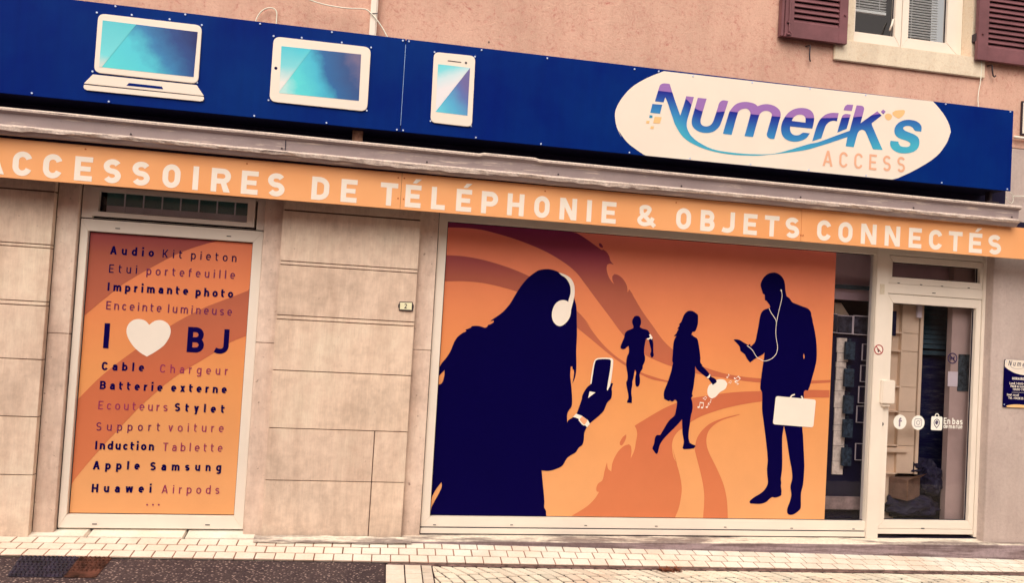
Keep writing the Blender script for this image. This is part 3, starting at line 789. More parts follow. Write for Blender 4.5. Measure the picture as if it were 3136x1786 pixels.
MB().box(bw_l, post_l, YF - .004, YF + .03, bz0 - .0035, bz0 + .0025).build('gap_shade', M['black'], bwin)  # this strip and the one above paint shade into the frame gaps

# ---- first floor window
s4 = lambda x, y, Y: XZ(2336 + x / 3.196, y / 3.196, Y)
MB().box(s4(685, 500, 0)[0], s4(2155, 680, 0)[0], -.028, -.001, s4(1400, 665, -.02)[1] - .005, s4(1400, 500, 0)[1] + .02).build('window_sill', M['cream'], bld, .006)
sill_t = s4(1400, 500, 0)[1] + .02
MB().box(uw_l - .07, uw_l - .002, -.006, .16, sill_t + .004, uw_t).build('window_surround', M['cream'], bld, .004)
m = MB(); m.box(uw_r - .012, s4(2110, 300, 0)[0] + .015, -.006, .16, sill_t + .004, uw_t)
m.box(uw_r + .055, uw_r + .085, -.012, -.004, sill_t + .03, uw_t)
m.build('window_surround', M['cream'], bld, .004)
MB().box(uw_l - .055, uw_r + .155, -.004, .2, uw_b - .04, sill_t - .022).build('sill_bed', M['cream'], bld)
zs = uw_b
def opening(pl, pr, pb, Y): return avx(*[(2336 + x / 3.196, y / 3.196) for x, y in pl], Y), avx(*[(2336 + x / 3.196, y / 3.196) for x, y in pr], Y), avz(*[(2336 + x / 3.196, y / 3.196) for x, y in pb], Y)
o1 = opening(((890, 0), (880, 318)), ((1275, 0), (1265, 370)), ((880, 318), (1262, 370)), .135)
o2 = opening(((1412, 0), (1398, 385)), ((1785, 0), (1775, 432)), ((1398, 385), (1770, 430)), .135)
m = MB(); mitre_frame(m, uw_l, uw_r - .013, sill_t - .02, uw_t - .02, .03, .055, .06, .05, .11, .06)
uwin = m.build('window_frame', M['frame'], bld, .003, label='white frame of the first floor window between brown shutters')
xm = (o1[1] + o2[0]) / 2
for (a, b, c), (ea, eb) in ((o1, (uw_l + .032, xm - .003)), (o2, (xm + .003, uw_r - .062))):
    m = MB(); mitre_frame(m, ea, eb, sill_t + .045, uw_t - .075, a - ea, eb - b, c - sill_t - .045, .06, .100, .05)
    sh = m.build('sash', M['frame'], uwin, .003)
    pane('pane', a, b, c, uw_t - .14, .130, uwin, 'glass_up')
    m = MB(); top = uw_t - .14; z = top; zend = c + (.235 if a < o1[1] - .05 else .02); x1 = b - (.055 if a > o1[1] - .05 else .055)
    while z > zend:
        m.box(a + .004, x1, .150, .172, z, z + .0025); z -= .024
    m.box(a + .002, x1, .150, .172, zend - .03, zend - .008)
    for xx in (a + .06, x1 - .07): m.box(xx, xx + .003, .147, .149, zend, top)
    m.build('venetian_blind', flat('blind_metal', T(205, 180, 160, .5), .5, .3), uwin)
hx_, hz_ = s4(1240, 250, .09)
MB().tube([(hx_ + .03, .085, hz_ + .06), (hx_ + .012, .078, hz_), (hx_ - .004, .078, hz_ - .045)], .008, 8).build('window_handle', M['frame'], uwin, smooth=True)
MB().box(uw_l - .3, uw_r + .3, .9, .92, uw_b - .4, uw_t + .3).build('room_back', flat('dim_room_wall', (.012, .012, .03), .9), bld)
# shutters
def shutter(x0, x1, zb, lx0, lx1, lzb, Y0, handle_side, name='shutter', label=None):
    m = MB(); zt = uw_t
    m.box(x0, lx0, Y0, Y0 + .035, zb, zt); m.box(lx1, x1, Y0, Y0 + .035, zb, zt); m.box(lx0 + .0005, lx1 - .0005, Y0 + .001, Y0 + .034, zb, lzb)
    m.box(lx0, lx1, Y0 + .033, Y0 + .0345, lzb, zt, 1)
    sh = m.build(name, [M['wood'], M['black']], bld, .003, label=label)
    m = MB(); z = lzb + .012; a = R(38)
    while z < zt:
        c, s_ = .021 * math.cos(a), .021 * math.sin(a)
        v = [(x, Y0 + .017 + yy, z + zz) for x in (lx0 + .001, lx1 - .001) for yy, zz in ((-s_, -c), (-s_ + .006, -c - .004), (s_, c), (s_ - .006, c + .004))]
        m.add(v, [(0, 1, 2, 3), (4, 7, 6, 5), (0, 4, 5, 1), (1, 5, 6, 2), (2, 6, 7, 3), (3, 7, 4, 0)]); z += .047
    m.build('louvre', M['wood'], sh, recalc=True)
    return sh
q = lambda x, y: s4(x, y, -.07)
sA = shutter(q(212, 300)[0], (q(845, 0)[0] + q(815, 430)[0]) / 2, (q(190, 348)[1] + q(815, 430)[1]) / 2, q(307, 100)[0], q(751, 150)[0], (q(305, 213)[1] + q(745, 270)[1]) / 2, -.075, 1, label='brown louvred shutter left of the first floor window')
xa_ = q(183, 250)[0]; zb_ = (q(190, 348)[1] + q(815, 430)[1]) / 2
MB().box(xa_, q(208, 300)[0], -.066, -.012, zb_ + .004, uw_t).build('shutter_edge', M['wood'], sA, .003)
rx = q(256, 150)[0]; m = MB(); zr = q(250, 215)[1]
m.tube([(rx, -.088, uw_t - .3), (rx, -.088, zr - .0), (rx + .001, -.09, zr - .085), (rx + .012, -.088, zr - .098), (rx + .022, -.085, zr - .09)], .006, 8)
m.box(rx - .02, rx + .014, -.09, -.077, zr - .01, zr + .006); m.box(rx - .02, rx + .014, -.09, -.077, zr - .11, zr - .098)
m.build('shutter_bolt', M['wood'], sA)
kn = disc(.009, 0, 10, .012).build('shutter_knob', M['wood'], sA, .003); kk = q(800, 150); kn.location = (kk[0], -.087, kk[1])
sB = shutter((q(2120, 0)[0] + q(2095, 580)[0]) / 2, q(2900, 300)[0], (q(2095, 582)[1] + q(2557, 632)[1]) / 2, q(2207, 300)[0], q(2800, 300)[0], (q(2200, 462)[1] + q(2557, 502)[1]) / 2, -.075, 0, label='brown louvred shutter right of the first floor window')
kn2 = kn.copy(); COL.objects.link(kn2); kn2.parent = sB; kk = q(2148, 332); kn2.location = (kk[0], -.087, kk[1])
m = MB(); c0 = s4(2080, 360, -.03); m.box(c0[0] - .012, c0[0] + .035, -.06, .0, c0[1] - .045, c0[1] + .03); m.build('shutter_hinge', M['iron'], sB, .004)
for pts in (((438, 440), (462, 445), (455, 520), (456, 580), (463, 602)), ((2222, 632), (2240, 640), (2242, 690), (2250, 740), (2262, 752), (2275, 745), (2272, 735))):
    MB().tube([(s4(x, y, -.03)[0], -.035 if i else -.002, s4(x, y, -.03)[1]) for i, (x, y) in enumerate(pts)], .006, 8).build('shutter_hook', M['iron'], bld, smooth=True)
# small drill hole above the sign
hp = XZ(1497, 128, -.001); hd = disc(.007, 0, 10, .003).build('drill_hole', M['joint'], bld); hd.location = (hp[0], -.004, hp[1])

# ---- room behind the shop front
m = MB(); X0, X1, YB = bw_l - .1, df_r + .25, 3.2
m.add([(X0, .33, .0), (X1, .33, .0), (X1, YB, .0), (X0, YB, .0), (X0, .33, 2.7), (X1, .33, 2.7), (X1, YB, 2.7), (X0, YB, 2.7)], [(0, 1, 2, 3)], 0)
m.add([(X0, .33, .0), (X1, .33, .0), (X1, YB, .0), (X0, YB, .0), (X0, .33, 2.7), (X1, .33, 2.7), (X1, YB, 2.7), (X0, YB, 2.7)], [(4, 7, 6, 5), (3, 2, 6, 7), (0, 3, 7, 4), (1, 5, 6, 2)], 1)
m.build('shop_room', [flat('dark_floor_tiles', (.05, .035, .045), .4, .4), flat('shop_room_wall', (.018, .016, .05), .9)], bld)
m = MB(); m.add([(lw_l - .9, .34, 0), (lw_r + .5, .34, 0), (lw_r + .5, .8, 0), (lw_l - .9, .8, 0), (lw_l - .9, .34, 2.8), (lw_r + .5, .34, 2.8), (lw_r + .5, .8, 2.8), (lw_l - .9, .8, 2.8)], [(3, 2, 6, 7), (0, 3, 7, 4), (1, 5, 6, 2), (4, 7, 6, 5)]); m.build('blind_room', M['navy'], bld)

# ------------------------------------------------------------------ the blue shop sign
YS = -.31
def sign_mat():
    m = Mat('blue_sign_panel', .5, .04); n = m.noise(1.3, 5, .6); st_ = m.noise(1.0, 4, .6, m.mapped((22, 22, 2.2)))
    c = m.ramp(n, [(.3, T(0, 25, 100, .98)), (.7, T(4, 46, 110, .98))]); m.color(m.mix(.25, c, m.ramp(st_, [(.3, .7), (.6, 1.0)]), 'MULTIPLY')); return m.m
M['sign_blue'] = sign_mat(); M['sign_edge'] = flat('sign_case_shade', (.004, .002, .03), .6)
sgn = thing('shop_sign', (1.2, YS, 2.98), 'long navy blue shop sign with laptop, tablet and phone pictures and a white oval logo', 'sign')
sz0 = (XZ(0, 283, YS)[1] + XZ(3094.8, 586.8, YS)[1] + XZ(800, 361, YS)[1]) / 3; sz1 = (XZ(244, 0, YS)[1] + XZ(3104.8, 338.9, YS)[1]) / 2
sx1 = avx((3104.8, 338.9), (3094.8, 586.8), YS); seam = avx((1243, 131), (1227.5, 369), YS)
m = MB(); m.box(-4.3, sx1 - .012, YS + .012, -.005, sz0 + .006, sz1 - .006); m.build('sign_case', M['sign_edge'], sgn)  # near-black case colour carries the shade under the sign
MB().box(-4.3, seam - .0025, YS, YS + .011, sz0, sz1).build('sign_panel', M['sign_blue'], sgn, .002)
MB().box(seam + .0025, sx1, YS, YS + .011, sz0, sz1).build('sign_panel', M['sign_blue'], sgn, .002)
MB().box(seam - .0018, seam + .0018, YS + .004, YS + .0115, sz0 + .05, sz1 - .04).build('seam_strip', flat('bright_seam', T(150, 180, 220), .3, .5), sgn)
def bracket(x, w_):
    m = MB(); m.box(x, x + w_, -.21, -.16, 2.86, sz0 + .004); m.box(x - .03, x + w_ + .06, -.22, -.13, 2.905, 2.93); return m
bx = XZ(780 + 960 / 3.196, 1290 / 3.196, -.18)[0]
bracket(bx, .075).build('bracket', flat('old_brick', (.34, .2, .14), .9, .1, .3, 30), sgn, .004)
bracket(sx1 - .11, .03).build('bracket', M['iron'], sgn, .003)

def quad_round(pts, r, Y):
    """rounded corner quadrilateral from four pixel corners"""
    p = [Vector(XZ(x, y, Y)) for x, y in pts]; out = []
    for i in range(4):
        c = p[i]; a = (p[i - 1] - c).normalized(); b = (p[(i + 1) % 4] - c).normalized()
        s0, s1 = c + a * r, c + b * r
        for k in range(6):
            t = k / 5; q = s0 * (1 - t) ** 2 + c * 2 * t * (1 - t) * .72 + c * 2 * t * (1 - t) * .28 + s1 * t * t
            out.append((q.x, q.y))
    return out
def grad2(name, stops, p0, p1, rough=.35):
    """printed gradient along the line from p0 to p1 in the facade plane"""
    m = Mat(name, rough, .3); (x0, z0), (x1, z1) = p0, p1; L2 = (x1 - x0) ** 2 + (z1 - z0) ** 2
    f = m.math('ADD', m.math('MULTIPLY', m.math('SUBTRACT', m.axis(0), x0), (x1 - x0) / L2), m.math('MULTIPLY', m.math('SUBTRACT', m.axis(2), z0), (z1 - z0) / L2))
    wob = m.noise(5, 4, .6); f = m.math('ADD', f, m.math('MULTIPLY', m.math('SUBTRACT', wob, .5), .35))
    m.color(m.ramp(f, [(p, T(*c)) for p, c in stops])); return m.m
YE = YS - .012
c1 = lambda pts: crop(0, 0, 3.196, pts); c2 = lambda pts: crop(780, 0, 3.196, pts)
def emblem(name, outer, rad, scr, split, sgrad, wgrad, label):
    p = MB().poly(quad_round(outer, rad, YE), YE, .010).build(name, M['sign_white'], sgn, .0015, label=label)
    MB().poly([XZ(x, y, YE - .001) for x, y in scr], YE - .001).build('screen', sgrad, p)
    MB().poly([XZ(x, y, YE - .002) for x, y in split], YE - .002).build('screen_glare', wgrad, p)
    return p
TEAL, DTEAL, NV = (92, 212, 204), (48, 130, 168), (14, 30, 92)
scr = c1([(1005, 195), (1935, 310), (1895, 752), (970, 652)])
lap = emblem('laptop_picture', c1([(962, 126), (1977, 245), (1938, 817), (918, 705)]), .045, scr, c1([(1005, 195), (1335, 236), (995, 655), (970, 652)]),
       grad2('laptop_screen', [(.0, TEAL), (.34, (84, 200, 204)), (.55, (52, 124, 166)), (.78, (28, 66, 124)), (1, NV)], XZ(*c1([(1100, 700)])[0], YE), XZ(*c1([(1900, 330)])[0], YE)),
       grad2('laptop_glare', [(0, (210, 214, 196)), (.25, (120, 214, 208)), (1, (92, 196, 196))], XZ(*c1([(1020, 640)])[0], YE), XZ(*c1([(1060, 200)])[0], YE)), 'white laptop picture with a teal screen')
kb = MB(); kb.poly(art(c1([(908, 725), (1925, 830), (1995, 936), (820, 814)]), YE, False), YE, .010)
kb.poly(art(c1([(820, 826), (1993, 944), (1996, 968), (1985, 984), (1960, 990), (850, 880), (828, 870), (817, 852)]), YE, False), YE, .010)
kbo = kb.build('laptop_base', M['sign_white'], lap, .001)
MB().poly(art(c1([(1262, 810), (1585, 845), (1598, 872), (1238, 835)]), YE, False), YE - .001).build('trackpad', M['sign_blue'], kbo) if False else MB().poly(art(c1([(1262, 810), (1585, 845), (1598, 872), (1238, 835)]), YE, False), YE - .001).build('trackpad', M['sign_blue'], lap)
tab = emblem('tablet_picture', c2([(186, 352), (1138, 460), (1100, 1090), (142, 990)]), .05, c2([(262, 448), (1042, 530), (1020, 985), (240, 908)]), c2([(262, 448), (556, 480), (242, 892)]),
       grad2('tablet_screen', [(.0, (190, 226, 210)), (.16, TEAL), (.42, (70, 180, 196)), (.6, (40, 100, 150)), (.85, (48, 80, 128)), (1, (112, 100, 128))], XZ(*c2([(300, 880)])[0], YE), XZ(*c2([(1040, 640)])[0], YE)),
       grad2('tablet_glare', [(0, (240, 226, 208)), (.45, (130, 210, 206)), (1, (80, 196, 202))], XZ(*c2([(255, 800)])[0], YE), XZ(*c2([(300, 450)])[0], YE)), 'white tablet picture with a teal screen')
pho = emblem('phone_picture', c2([(1755, 504), (2161, 546), (2126, 1242), (1720, 1196)]), .042, c2([(1795, 625), (2108, 662), (2082, 1130), (1770, 1092)]), c2([(1795, 625), (2108, 662), (1770, 1092)]),
       grad2('phone_screen', [(.0, (104, 204, 208)), (.45, (88, 168, 196)), (.8, (96, 112, 164)), (1, (112, 100, 146))], XZ(*c2([(1800, 1090)])[0], YE), XZ(*c2([(2100, 900)])[0], YE)),
       grad2('phone_glare', [(0, (238, 224, 214)), (.4, (210, 224, 216)), (.75, (130, 214, 210)), (1, (110, 210, 208))], XZ(*c2([(1900, 850)])[0], YE), XZ(*c2([(1820, 640)])[0], YE)), 'white phone picture with a pale split screen')
def dotm(px_, r, Y, name, mat, parent, n=12):
    x, z = XZ(*px_, Y); MB().poly([(x + a, z + b) for a, b in ell(0, 0, r, r, 0, 360 - 360 / n, n - 1)], Y).build(name, mat, parent)
dotm(c2([(207, 665)])[0], .011, YE - .001, 'camera_dot', M['print_navy'], tab); dotm(c2([(2068, 613)])[0], .009, YE - .001, 'camera_dot', M['iron'], pho)
m = MB(); add_strip(m, [XZ(*p, YE) for p in c2([(1890, 592), (2022, 608)])], .007, YE - .001); m.build('earpiece', M['iron'], pho)

# the white oval and its logo
c3 = lambda pts: crop(1560, 0, 3.196, pts); c7 = lambda pts: crop(1560, 400, 3.196, pts); c8 = lambda pts: crop(2336, 400, 3.196, pts); c4 = lambda pts: crop(2336, 0, 3.196, pts)
YO = YS - .0015
ov = smooth_poly(c3([(1512, 694), (1350, 760), (1200, 850), (1100, 960), (1045, 1060), (1033, 1130), (1050, 1240), (1100, 1350)]) + c7([(1070, 0), (1150, 110), (1250, 190), (1365, 267)]), 4, False) \
   + smooth_poly(c8([(1265, 490), (1500, 380), (1700, 250), (1800, 120), (1838, 20)]) + c4([(1841, 1290), (1825, 1220), (1780, 1130), (1720, 1050), (1667, 991)]), 4, False)
ovp = [(x, min(sz1 - .001, max(sz0 + .001, z))) for x, z in [XZ(x, y, YO) for x, y in ov]]
oval = MB().poly(ovp, YO).build('oval_logo_field', M['sign_white'], sgn, label='white oval logo field of the blue sign')
YL = YO - .0015
def logo_mat():
    m = Mat('logo_gradient', .4, .3); x = m.axis(0); z = m.axis(2)
    # height of the violet edge along the sign: falls quickly under the first letter, then runs level
    k = [(2075, 284), (2105, 306), (2160, 342), (2300, 362), (2420, 386), (2560, 361), (2640, 357), (2720, 352)]
    kp = [XZ(a, b, YL) for a, b in k]; xa, xb = kp[0][0], kp[-1][0]
    kp[3:] = [XZ(*p, YL) for p in ((2235, 341), (2300, 349), (2420, 359), (2520, 361), (2640, 356), (2760, 330))]
    cr = m.n('ShaderNodeFloatCurve'); cv = cr.mapping.curves[0]
    zs_ = [p[1] for p in kp]; zlo, zhi = min(zs_) - .05, max(zs_) + .05; xa, xb = kp[0][0], kp[-1][0]
    pts = [((p[0] - xa) / (xb - xa), (p[1] - zlo) / (zhi - zlo)) for p in kp]
    cv.points[0].location = pts[0]; cv.points[1].location = pts[-1]
    for p in pts[1:-1]: cv.points.new(*p)
    cr.mapping.update(); m.l(m.mapr(x, xa, xb), cr.inputs['Value'])
    ze = m.mapr(cr.outputs[0], 0, 1, zlo, zhi); d = m.math('SUBTRACT', ze, z)
    blue = m.ramp(m.mapr(d, 0, .30), [(0, T(12, 20, 128)), (.18, T(30, 70, 150)), (.55, T(52, 130, 178)), (1, T(70, 172, 186))])
    m.color(m.mix(m.math('GREATER_THAN', d, 0.0), T(160, 110, 168), blue)); return m.m
M['logo'] = logo_mat(); M['logo_orange'] = flat('logo_orange', T(252, 188, 122, .96), .45, .3, .02); M['logo_teal'] = flat('logo_teal', T(48, 140, 165), .45, .3, .02)
C3 = lambda p: crop(1940, 230, 7.99, p); C4 = lambda p: crop(2200, 280, 7.99, p); D5 = lambda p: crop(2460, 300, 6.3925, p)
glyphs = []
nsw = C3([(525, 635), (575, 470), (625, 310), (640, 262), (670, 222), (720, 200), (770, 195), (885, 210), (1000, 570), (1145, 985), (1255, 650), (1290, 510), (1480, 530), (1430, 700), (1350, 980), (1310, 1130), (1305, 1250), (1330, 1340)]) \
    + c7([(1780, 50), (1850, 110), (1990, 180), (2150, 210), (2350, 228), (2557, 228)]) + c8([(200, 205), (450, 130)]) + D5([(300, 860), (600, 750), (910, 637)]) \
    + D5([(980, 370), (1045, 140), (1150, 150), (1182, 175), (1192, 215), (1120, 490), (1450, 255), (1535, 340), (1340, 490), (1350, 540), (1555, 1015), (1365, 1000), (1230, 680), (1200, 635), (1150, 615), (1100, 640), (1065, 690), (990, 960), (830, 942), (865, 760)]) \
    + D5([(600, 850), (300, 945), (0, 1025)]) + c8([(0, 240)]) + c7([(2350, 243), (2150, 230), (1950, 190), (1800, 130), (1700, 60)]) + C3([(1030, 1230), (960, 1040), (830, 650), (780, 535), (735, 660)])
glyphs.append((nsw, []))
glyphs.append((C3([(1575, 550), (1790, 570), (1650, 1050), (1640, 1130), (1660, 1200), (1720, 1240), (1800, 1250), (1880, 1220), (1940, 1150), (1980, 1050), (2060, 800), (2090, 700), (2130, 640), (2200, 610), (2320, 630), (2130, 1200), (2060, 1300), (1950, 1380), (1800, 1410), (1640, 1390), (1510, 1320), (1440, 1230), (1425, 1130), (1440, 1030)]), []))
glyphs.append((C4([(110, 1030), (260, 520), (290, 460), (400, 330), (530, 265), (680, 250), (830, 275), (910, 310), (960, 355), (1080, 315), (1210, 305), (1350, 340), (1460, 410), (1515, 490), (1525, 590), (1490, 720), (1370, 1160), (1260, 1150), (1200, 1110), (1185, 1050), (1200, 980), (1310, 580), (1300, 530), (1250, 485), (1180, 468), (1100, 480), (1040, 520), (1000, 580), (850, 1110), (640, 1090), (780, 580), (785, 520), (750, 450), (690, 415), (610, 420), (540, 445), (480, 510), (325, 1060)]), []))
glyphs.append((C4([(2240, 1020), (2080, 1005), (2040, 1020), (2000, 1050), (1930, 1070), (1850, 1060), (1790, 1020), (1755, 940), (1760, 850), (2300, 905), (2345, 680), (2330, 560), (2270, 470), (2150, 410), (2000, 400), (1850, 430), (1720, 510), (1630, 620), (1560, 760), (1535, 900), (1550, 1030), (1610, 1130), (1720, 1200), (1880, 1225), (2030, 1200), (2160, 1130)]), [C4([(1795, 715), (1835, 640), (1910, 580), (1990, 562), (2080, 580), (2130, 640), (2130, 760)])]))
glyphs.append((D5([(695, 290), (660, 450), (590, 440), (520, 460), (460, 510), (430, 560), (355, 785), (175, 845), (260, 560), (310, 450), (360, 385), (440, 320), (560, 287)]), []))
glyphs.append((D5([(790, 235), (815, 165), (860, 125), (980, 130), (950, 250)]), []))
glyphs.append((D5([(750, 385), (775, 335), (830, 308), (930, 320), (850, 600), (665, 675)]), []))
glyphs.append((D5([(2310, 655), (2315, 560), (2260, 480), (2160, 435), (2020, 425), (1900, 460), (1820, 530), (1785, 620), (1800, 710), (1870, 780), (2040, 840), (2095, 880), (2095, 920), (2060, 950), (1980, 955), (1910, 940), (1870, 890), (1865, 850), (1710, 835), (1700, 900), (1730, 980), (1800, 1040), (1900, 1075), (2030, 1080), (2160, 1050), (2250, 970), (2275, 860), (2250, 770), (2170, 710), (2000, 640), (1955, 600), (1960, 570), (2010, 545), (2080, 545), (2140, 575), (2180, 630), (2220, 645)]), []))
glyphs.append((C3([(465, 700), (705, 720), (650, 940), (410, 915)]), [])); glyphs.append((D5([(1520, 265), (1565, 220), (1615, 265), (1565, 315)]), []))
m = MB()
for g, hl in glyphs: m.poly(art(g, YL, True, 3, 42), YL, holes=[art(h_, YL, True, 3, 42) for h_ in hl])
m.build('logo_wordmark', M['logo'], oval)
m = MB()
for g in (C3([(520, 1010), (690, 1025), (650, 1180), (480, 1170)]), C3([(320, 1110), (400, 1115), (385, 1180), (305, 1175)]), C3([(425, 1245), (505, 1250), (490, 1310), (408, 1310)])): m.poly(art(g, YL, False), YL)
for g in (D5([(1595, 350), (1660, 300), (1740, 355), (1670, 435)]), D5([(1745, 280), (1960, 230), (1990, 255), (1970, 320), (1890, 388), (1840, 388)])): m.poly(art(g, YL, True, 3, 120), YL)
m.build('logo_flakes', M['logo_orange'], oval)
MB().poly(art(C3([(395, 975), (468, 980), (460, 1045), (383, 1040)]), YL, False), YL).build('logo_flake', M['logo_teal'], oval)
m = MB(); put_text(m, 'ACCESS', (2518.7, 507.5), (2771, 527.8), .127, .145, YL); m.build('lettering', flat('access_orange', T(236, 170, 130, .96), .5, .3, .02), oval)

scr_px = [c1([p])[0] for p in ((1132, 53), (950, 121), (1292, 144), (1662, 187), (1815, 140), (1977, 243), (908, 698), (1932, 807), (314, 910), (1067, 993), (2490, 1133), (2547, 231))] \
   + [c2([p])[0] for p in ((186, 352), (461, 368), (756, 313), (853, 415), (1140, 464), (136, 980), (1097, 1081), (703, 1202), (1450, 396), (1510, 403), (1392, 1269), (1452, 1279), (1760, 509), (2156, 553), (2220, 488), (1720, 1184), (2117, 1232), (2163, 1353))] \
   + [c3([p])[0] for p in ((370, 568), (1223, 675), (1460, 697), (307, 1420), (1797, 743), (2375, 808))] + [c7([(1172, 232)])[0], c7([(1765, 290)])[0], c7([(2358, 345)])[0]] \
   + [c4([p])[0] for p in ((1788, 1017), (2420, 1090), (460, 868), (1005, 930))] + [c8([p])[0] for p in ((1748, 510), (2390, 573), (447, 397), (1008, 447))]
s0 = None
M['steel'] = flat('bright_screw_head', T(196, 202, 222), .3, .6, .02)
for p in scr_px:
    x, z = XZ(*p, YS)
    if s0 is None: s0 = local(disc(.0064, 0, 10, .006), 'screw', M['steel'], sgn); s_ = s0
    else: s_ = s0.copy(); COL.objects.link(s_)
    s_.location = Vector((x, YS - .006, max(sz0 + .012, min(sz1 - .012, z)))) - sgn.location

# ------------------------------------------------------------------ the orange banner
YBN = -.245
ban = thing('fascia_banner', (1.2, YBN, 2.44), 'long orange banner board with pale capital letters under the metal cornice', 'banner')
bz_0 = (XZ(0, 544.6, YBN)[1] + XZ(3136, 793.6, YBN)[1] + XZ(800, 606.5, YBN)[1]) / 3; bz_1 = (XZ(0, 423.5, YBN)[1] + XZ(3136, 697, YBN)[1] + XZ(800, 490.7, YBN)[1]) / 3
def banner_mat():
    m = Mat('orange_banner_sheet', .42, .3); n = m.noise(.9, 4, .55)
    m.color(m.ramp(n, [(.32, T(240, 156, 92, .98)), (.68, T(248, 172, 110, .98))])); return m.m
M['banner'] = banner_mat()
bs = [XZ(1225, 640, YBN)[0], XZ(2452, 740, YBN)[0]]
for a, b in ((-4.3, bs[0] - .001), (bs[0] + .001, bs[1] - .001), (bs[1] + .001, 6.6)):
    MB().box(a, b, YBN, YBN + .008, bz_0, bz_1).build('banner_panel', M['banner'], ban, .0015)
MB().box(-4.3, 6.6, YBN + .009, YBN + .03, bz_0 + .01, bz_1 + .05).build('banner_gap_shade', M['navy'], ban)  # navy strip painting the shade in the gap above the banner
LT = [('ACCESSOIRES', [(None, 38, 5), (115, 325, 5), (413, 620, 5), (722, 915, 5), (1003, 1195, 5), (1285, 1478, 5), (1583, 1775, 5), (1882, 1950, 5), (2060, 2250, 5), (2355, 2535, 5), (120, 303, 6)]),
      ('DE', [(550, 738, 6), (838, 1010, 6)]),
      ('TÉLÉPHONIE', [(1237, 1407, 6), (1468, 1635, 6), (1723, 1872, 6), (1967, 2130, 6), (2213, 2387, 6), (-26, 150, 7), (237, 400, 7), (487, 665, 7), (752, 810, 7), (898, 1050, 7)]),
      ('&', [(1248, 1425, 7)]), ('OBJETS', [(1627, 1783, 7), (1865, 2015, 7), (2080, 2210, 7), (2287, 2430, 7), (22, 165, 8), (217, 362, 8)]),
      ('CONNECTÉS', [(527, 675, 8), (735, 883, 8), (957, 1117, 8), (1190, 1348, 8), (1425, 1558, 8), (1622, 1762, 8), (1822, 1957, 8), (2015, 2150, 8), (2203, 2337, 8)])]
OX = {5: 0, 6: 780, 7: 1560, 8: 2336}
ybase = lambda x: 549.6 + (x - 226.8) * .08226; ytop = lambda x: 475 + (x - 231) * .0876
YT = YBN - .001
zb_ = sum(XZ(x, ybase(x), YT)[1] for x in (200, 1500, 2800)) / 3; zt_ = sum(XZ(x, ytop(x), YT)[1] for x in (200, 1500, 2800)) / 3
capb = zt_ - zb_
for word, boxes in LT:
    m = MB()
    for ch, (a, b, k) in zip(word, boxes):
        xr = OX[k] + b / 3.196; x1 = XZ(xr, ytop(xr) if ch not in 'AR&' else ybase(xr), YT)[0]
        if a is None: x0 = x1 - .165
        else:
            xl = OX[k] + a / 3.196; x0 = XZ(xl, ybase(xl) if ch != 'T' else ytop(xl), YT)[0]
        m = MB(); put_glyph(m, ch, .225 if ch != '&' else .19, (x1 - x0) / capb, x0, zb_, capb, YT); m.build('letter', M['vinyl'], ban)
s0 = None
M['rust'] = flat('rusty_screw', T(196, 100, 50), .6)
for p in [crop(0, 400, 3.196, [q])[0] for q in ((838, 180), (2418, 323))] + [crop(780, 400, 3.196, [q])[0] for q in ((1405, 462), (1465, 466), (1403, 663), (1457, 670))] + [c7([q])[0] for q in ((350, 592), (1632, 704))] + [c8([q])[0] for q in ((372, 1024), (393, 1026))]:
    x, z = XZ(*p, YBN)
    if s0 is None: s0 = local(disc(.006, 0, 8, .003), 'screw', M['rust'], ban); s_ = s0
    else: s_ = s0.copy(); COL.objects.link(s_)
    s_.location = Vector((x, YBN - .003, z)) - ban.location

# ------------------------------------------------------------------ narrow poster between the piers
YP = YG - .004
GRAD = [(2.45, T(172, 88, 74, .45)), (2.25, T(194, 104, 74, .58)), (1.95, T(212, 118, 76, .8)), (1.55, T(227, 134, 80, .9)), (1.1, T(236, 152, 88, .98)), (.3, T(242, 166, 104, 1.02))]
DARK = [(2.45, T(92, 26, 56, .5)), (2.25, T(122, 48, 58, .58)), (2.0, T(156, 80, 60, .78)), (1.6, T(184, 98, 68, .9)), (1.1, T(204, 106, 68, .95)), (.3, T(217, 122, 76, .97))]
M['grad'] = zgrad('orange_print', [(z, c) for z, c in reversed(GRAD)], .0, 2.6); M['grad_d'] = zgrad('dark_ribbon_print', [(z, c) for z, c in reversed(DARK)], .0, 2.6)
p1 = thing('window_poster', (ps_l, YP, ps_b), 'narrow orange window poster listing phone accessories with a big white heart', 'poster')
inx = .007
MB().poly([(ps_l + inx, ps_b + inx), (ps_r - inx, ps_b + inx), (ps_r - inx, ps_t - inx), (ps_l + inx, ps_t - inx)], YP, .002).build('print_sheet', M['grad'], p1)
def clampw(pts, x0, x1, z0, z1): return [(min(x1, max(x0, x)), min(z1, max(z0, z))) for x, z in pts]
cl = lambda pts: clampw(pts, ps_l + inx, ps_r - inx, ps_b + inx, ps_t - inx)
Yr = YP - .0012
m = MB()
m.poly(cl([(ps_l, ps_t)] + [XZ(*p, Yr) for p in reversed(smooth_poly([(666, 736), (563, 769), (469, 816), (410, 850), (375, 872), (320, 915), (258, 967), (250, 974)], 4, False))]), Yr)
up = smooth_poly([(775, 884), (713, 909), (622.7, 944), (519, 1000), (416, 1070.6), (313, 1150), (241, 1221), (225, 1237)], 4, False)
lo = smooth_poly([(770, 1023), (704, 1050), (644.6, 1088), (532, 1158), (438, 1238), (383, 1294), (344, 1336), (303.5, 1380), (263, 1427), (217, 1484), (205, 1500)], 4, False)
m.poly(cl([XZ(*p, Yr) for p in up] + [XZ(*p, Yr) for p in reversed(lo)]), Yr)
m.build('printed_ribbon', M['grad_d'], p1)
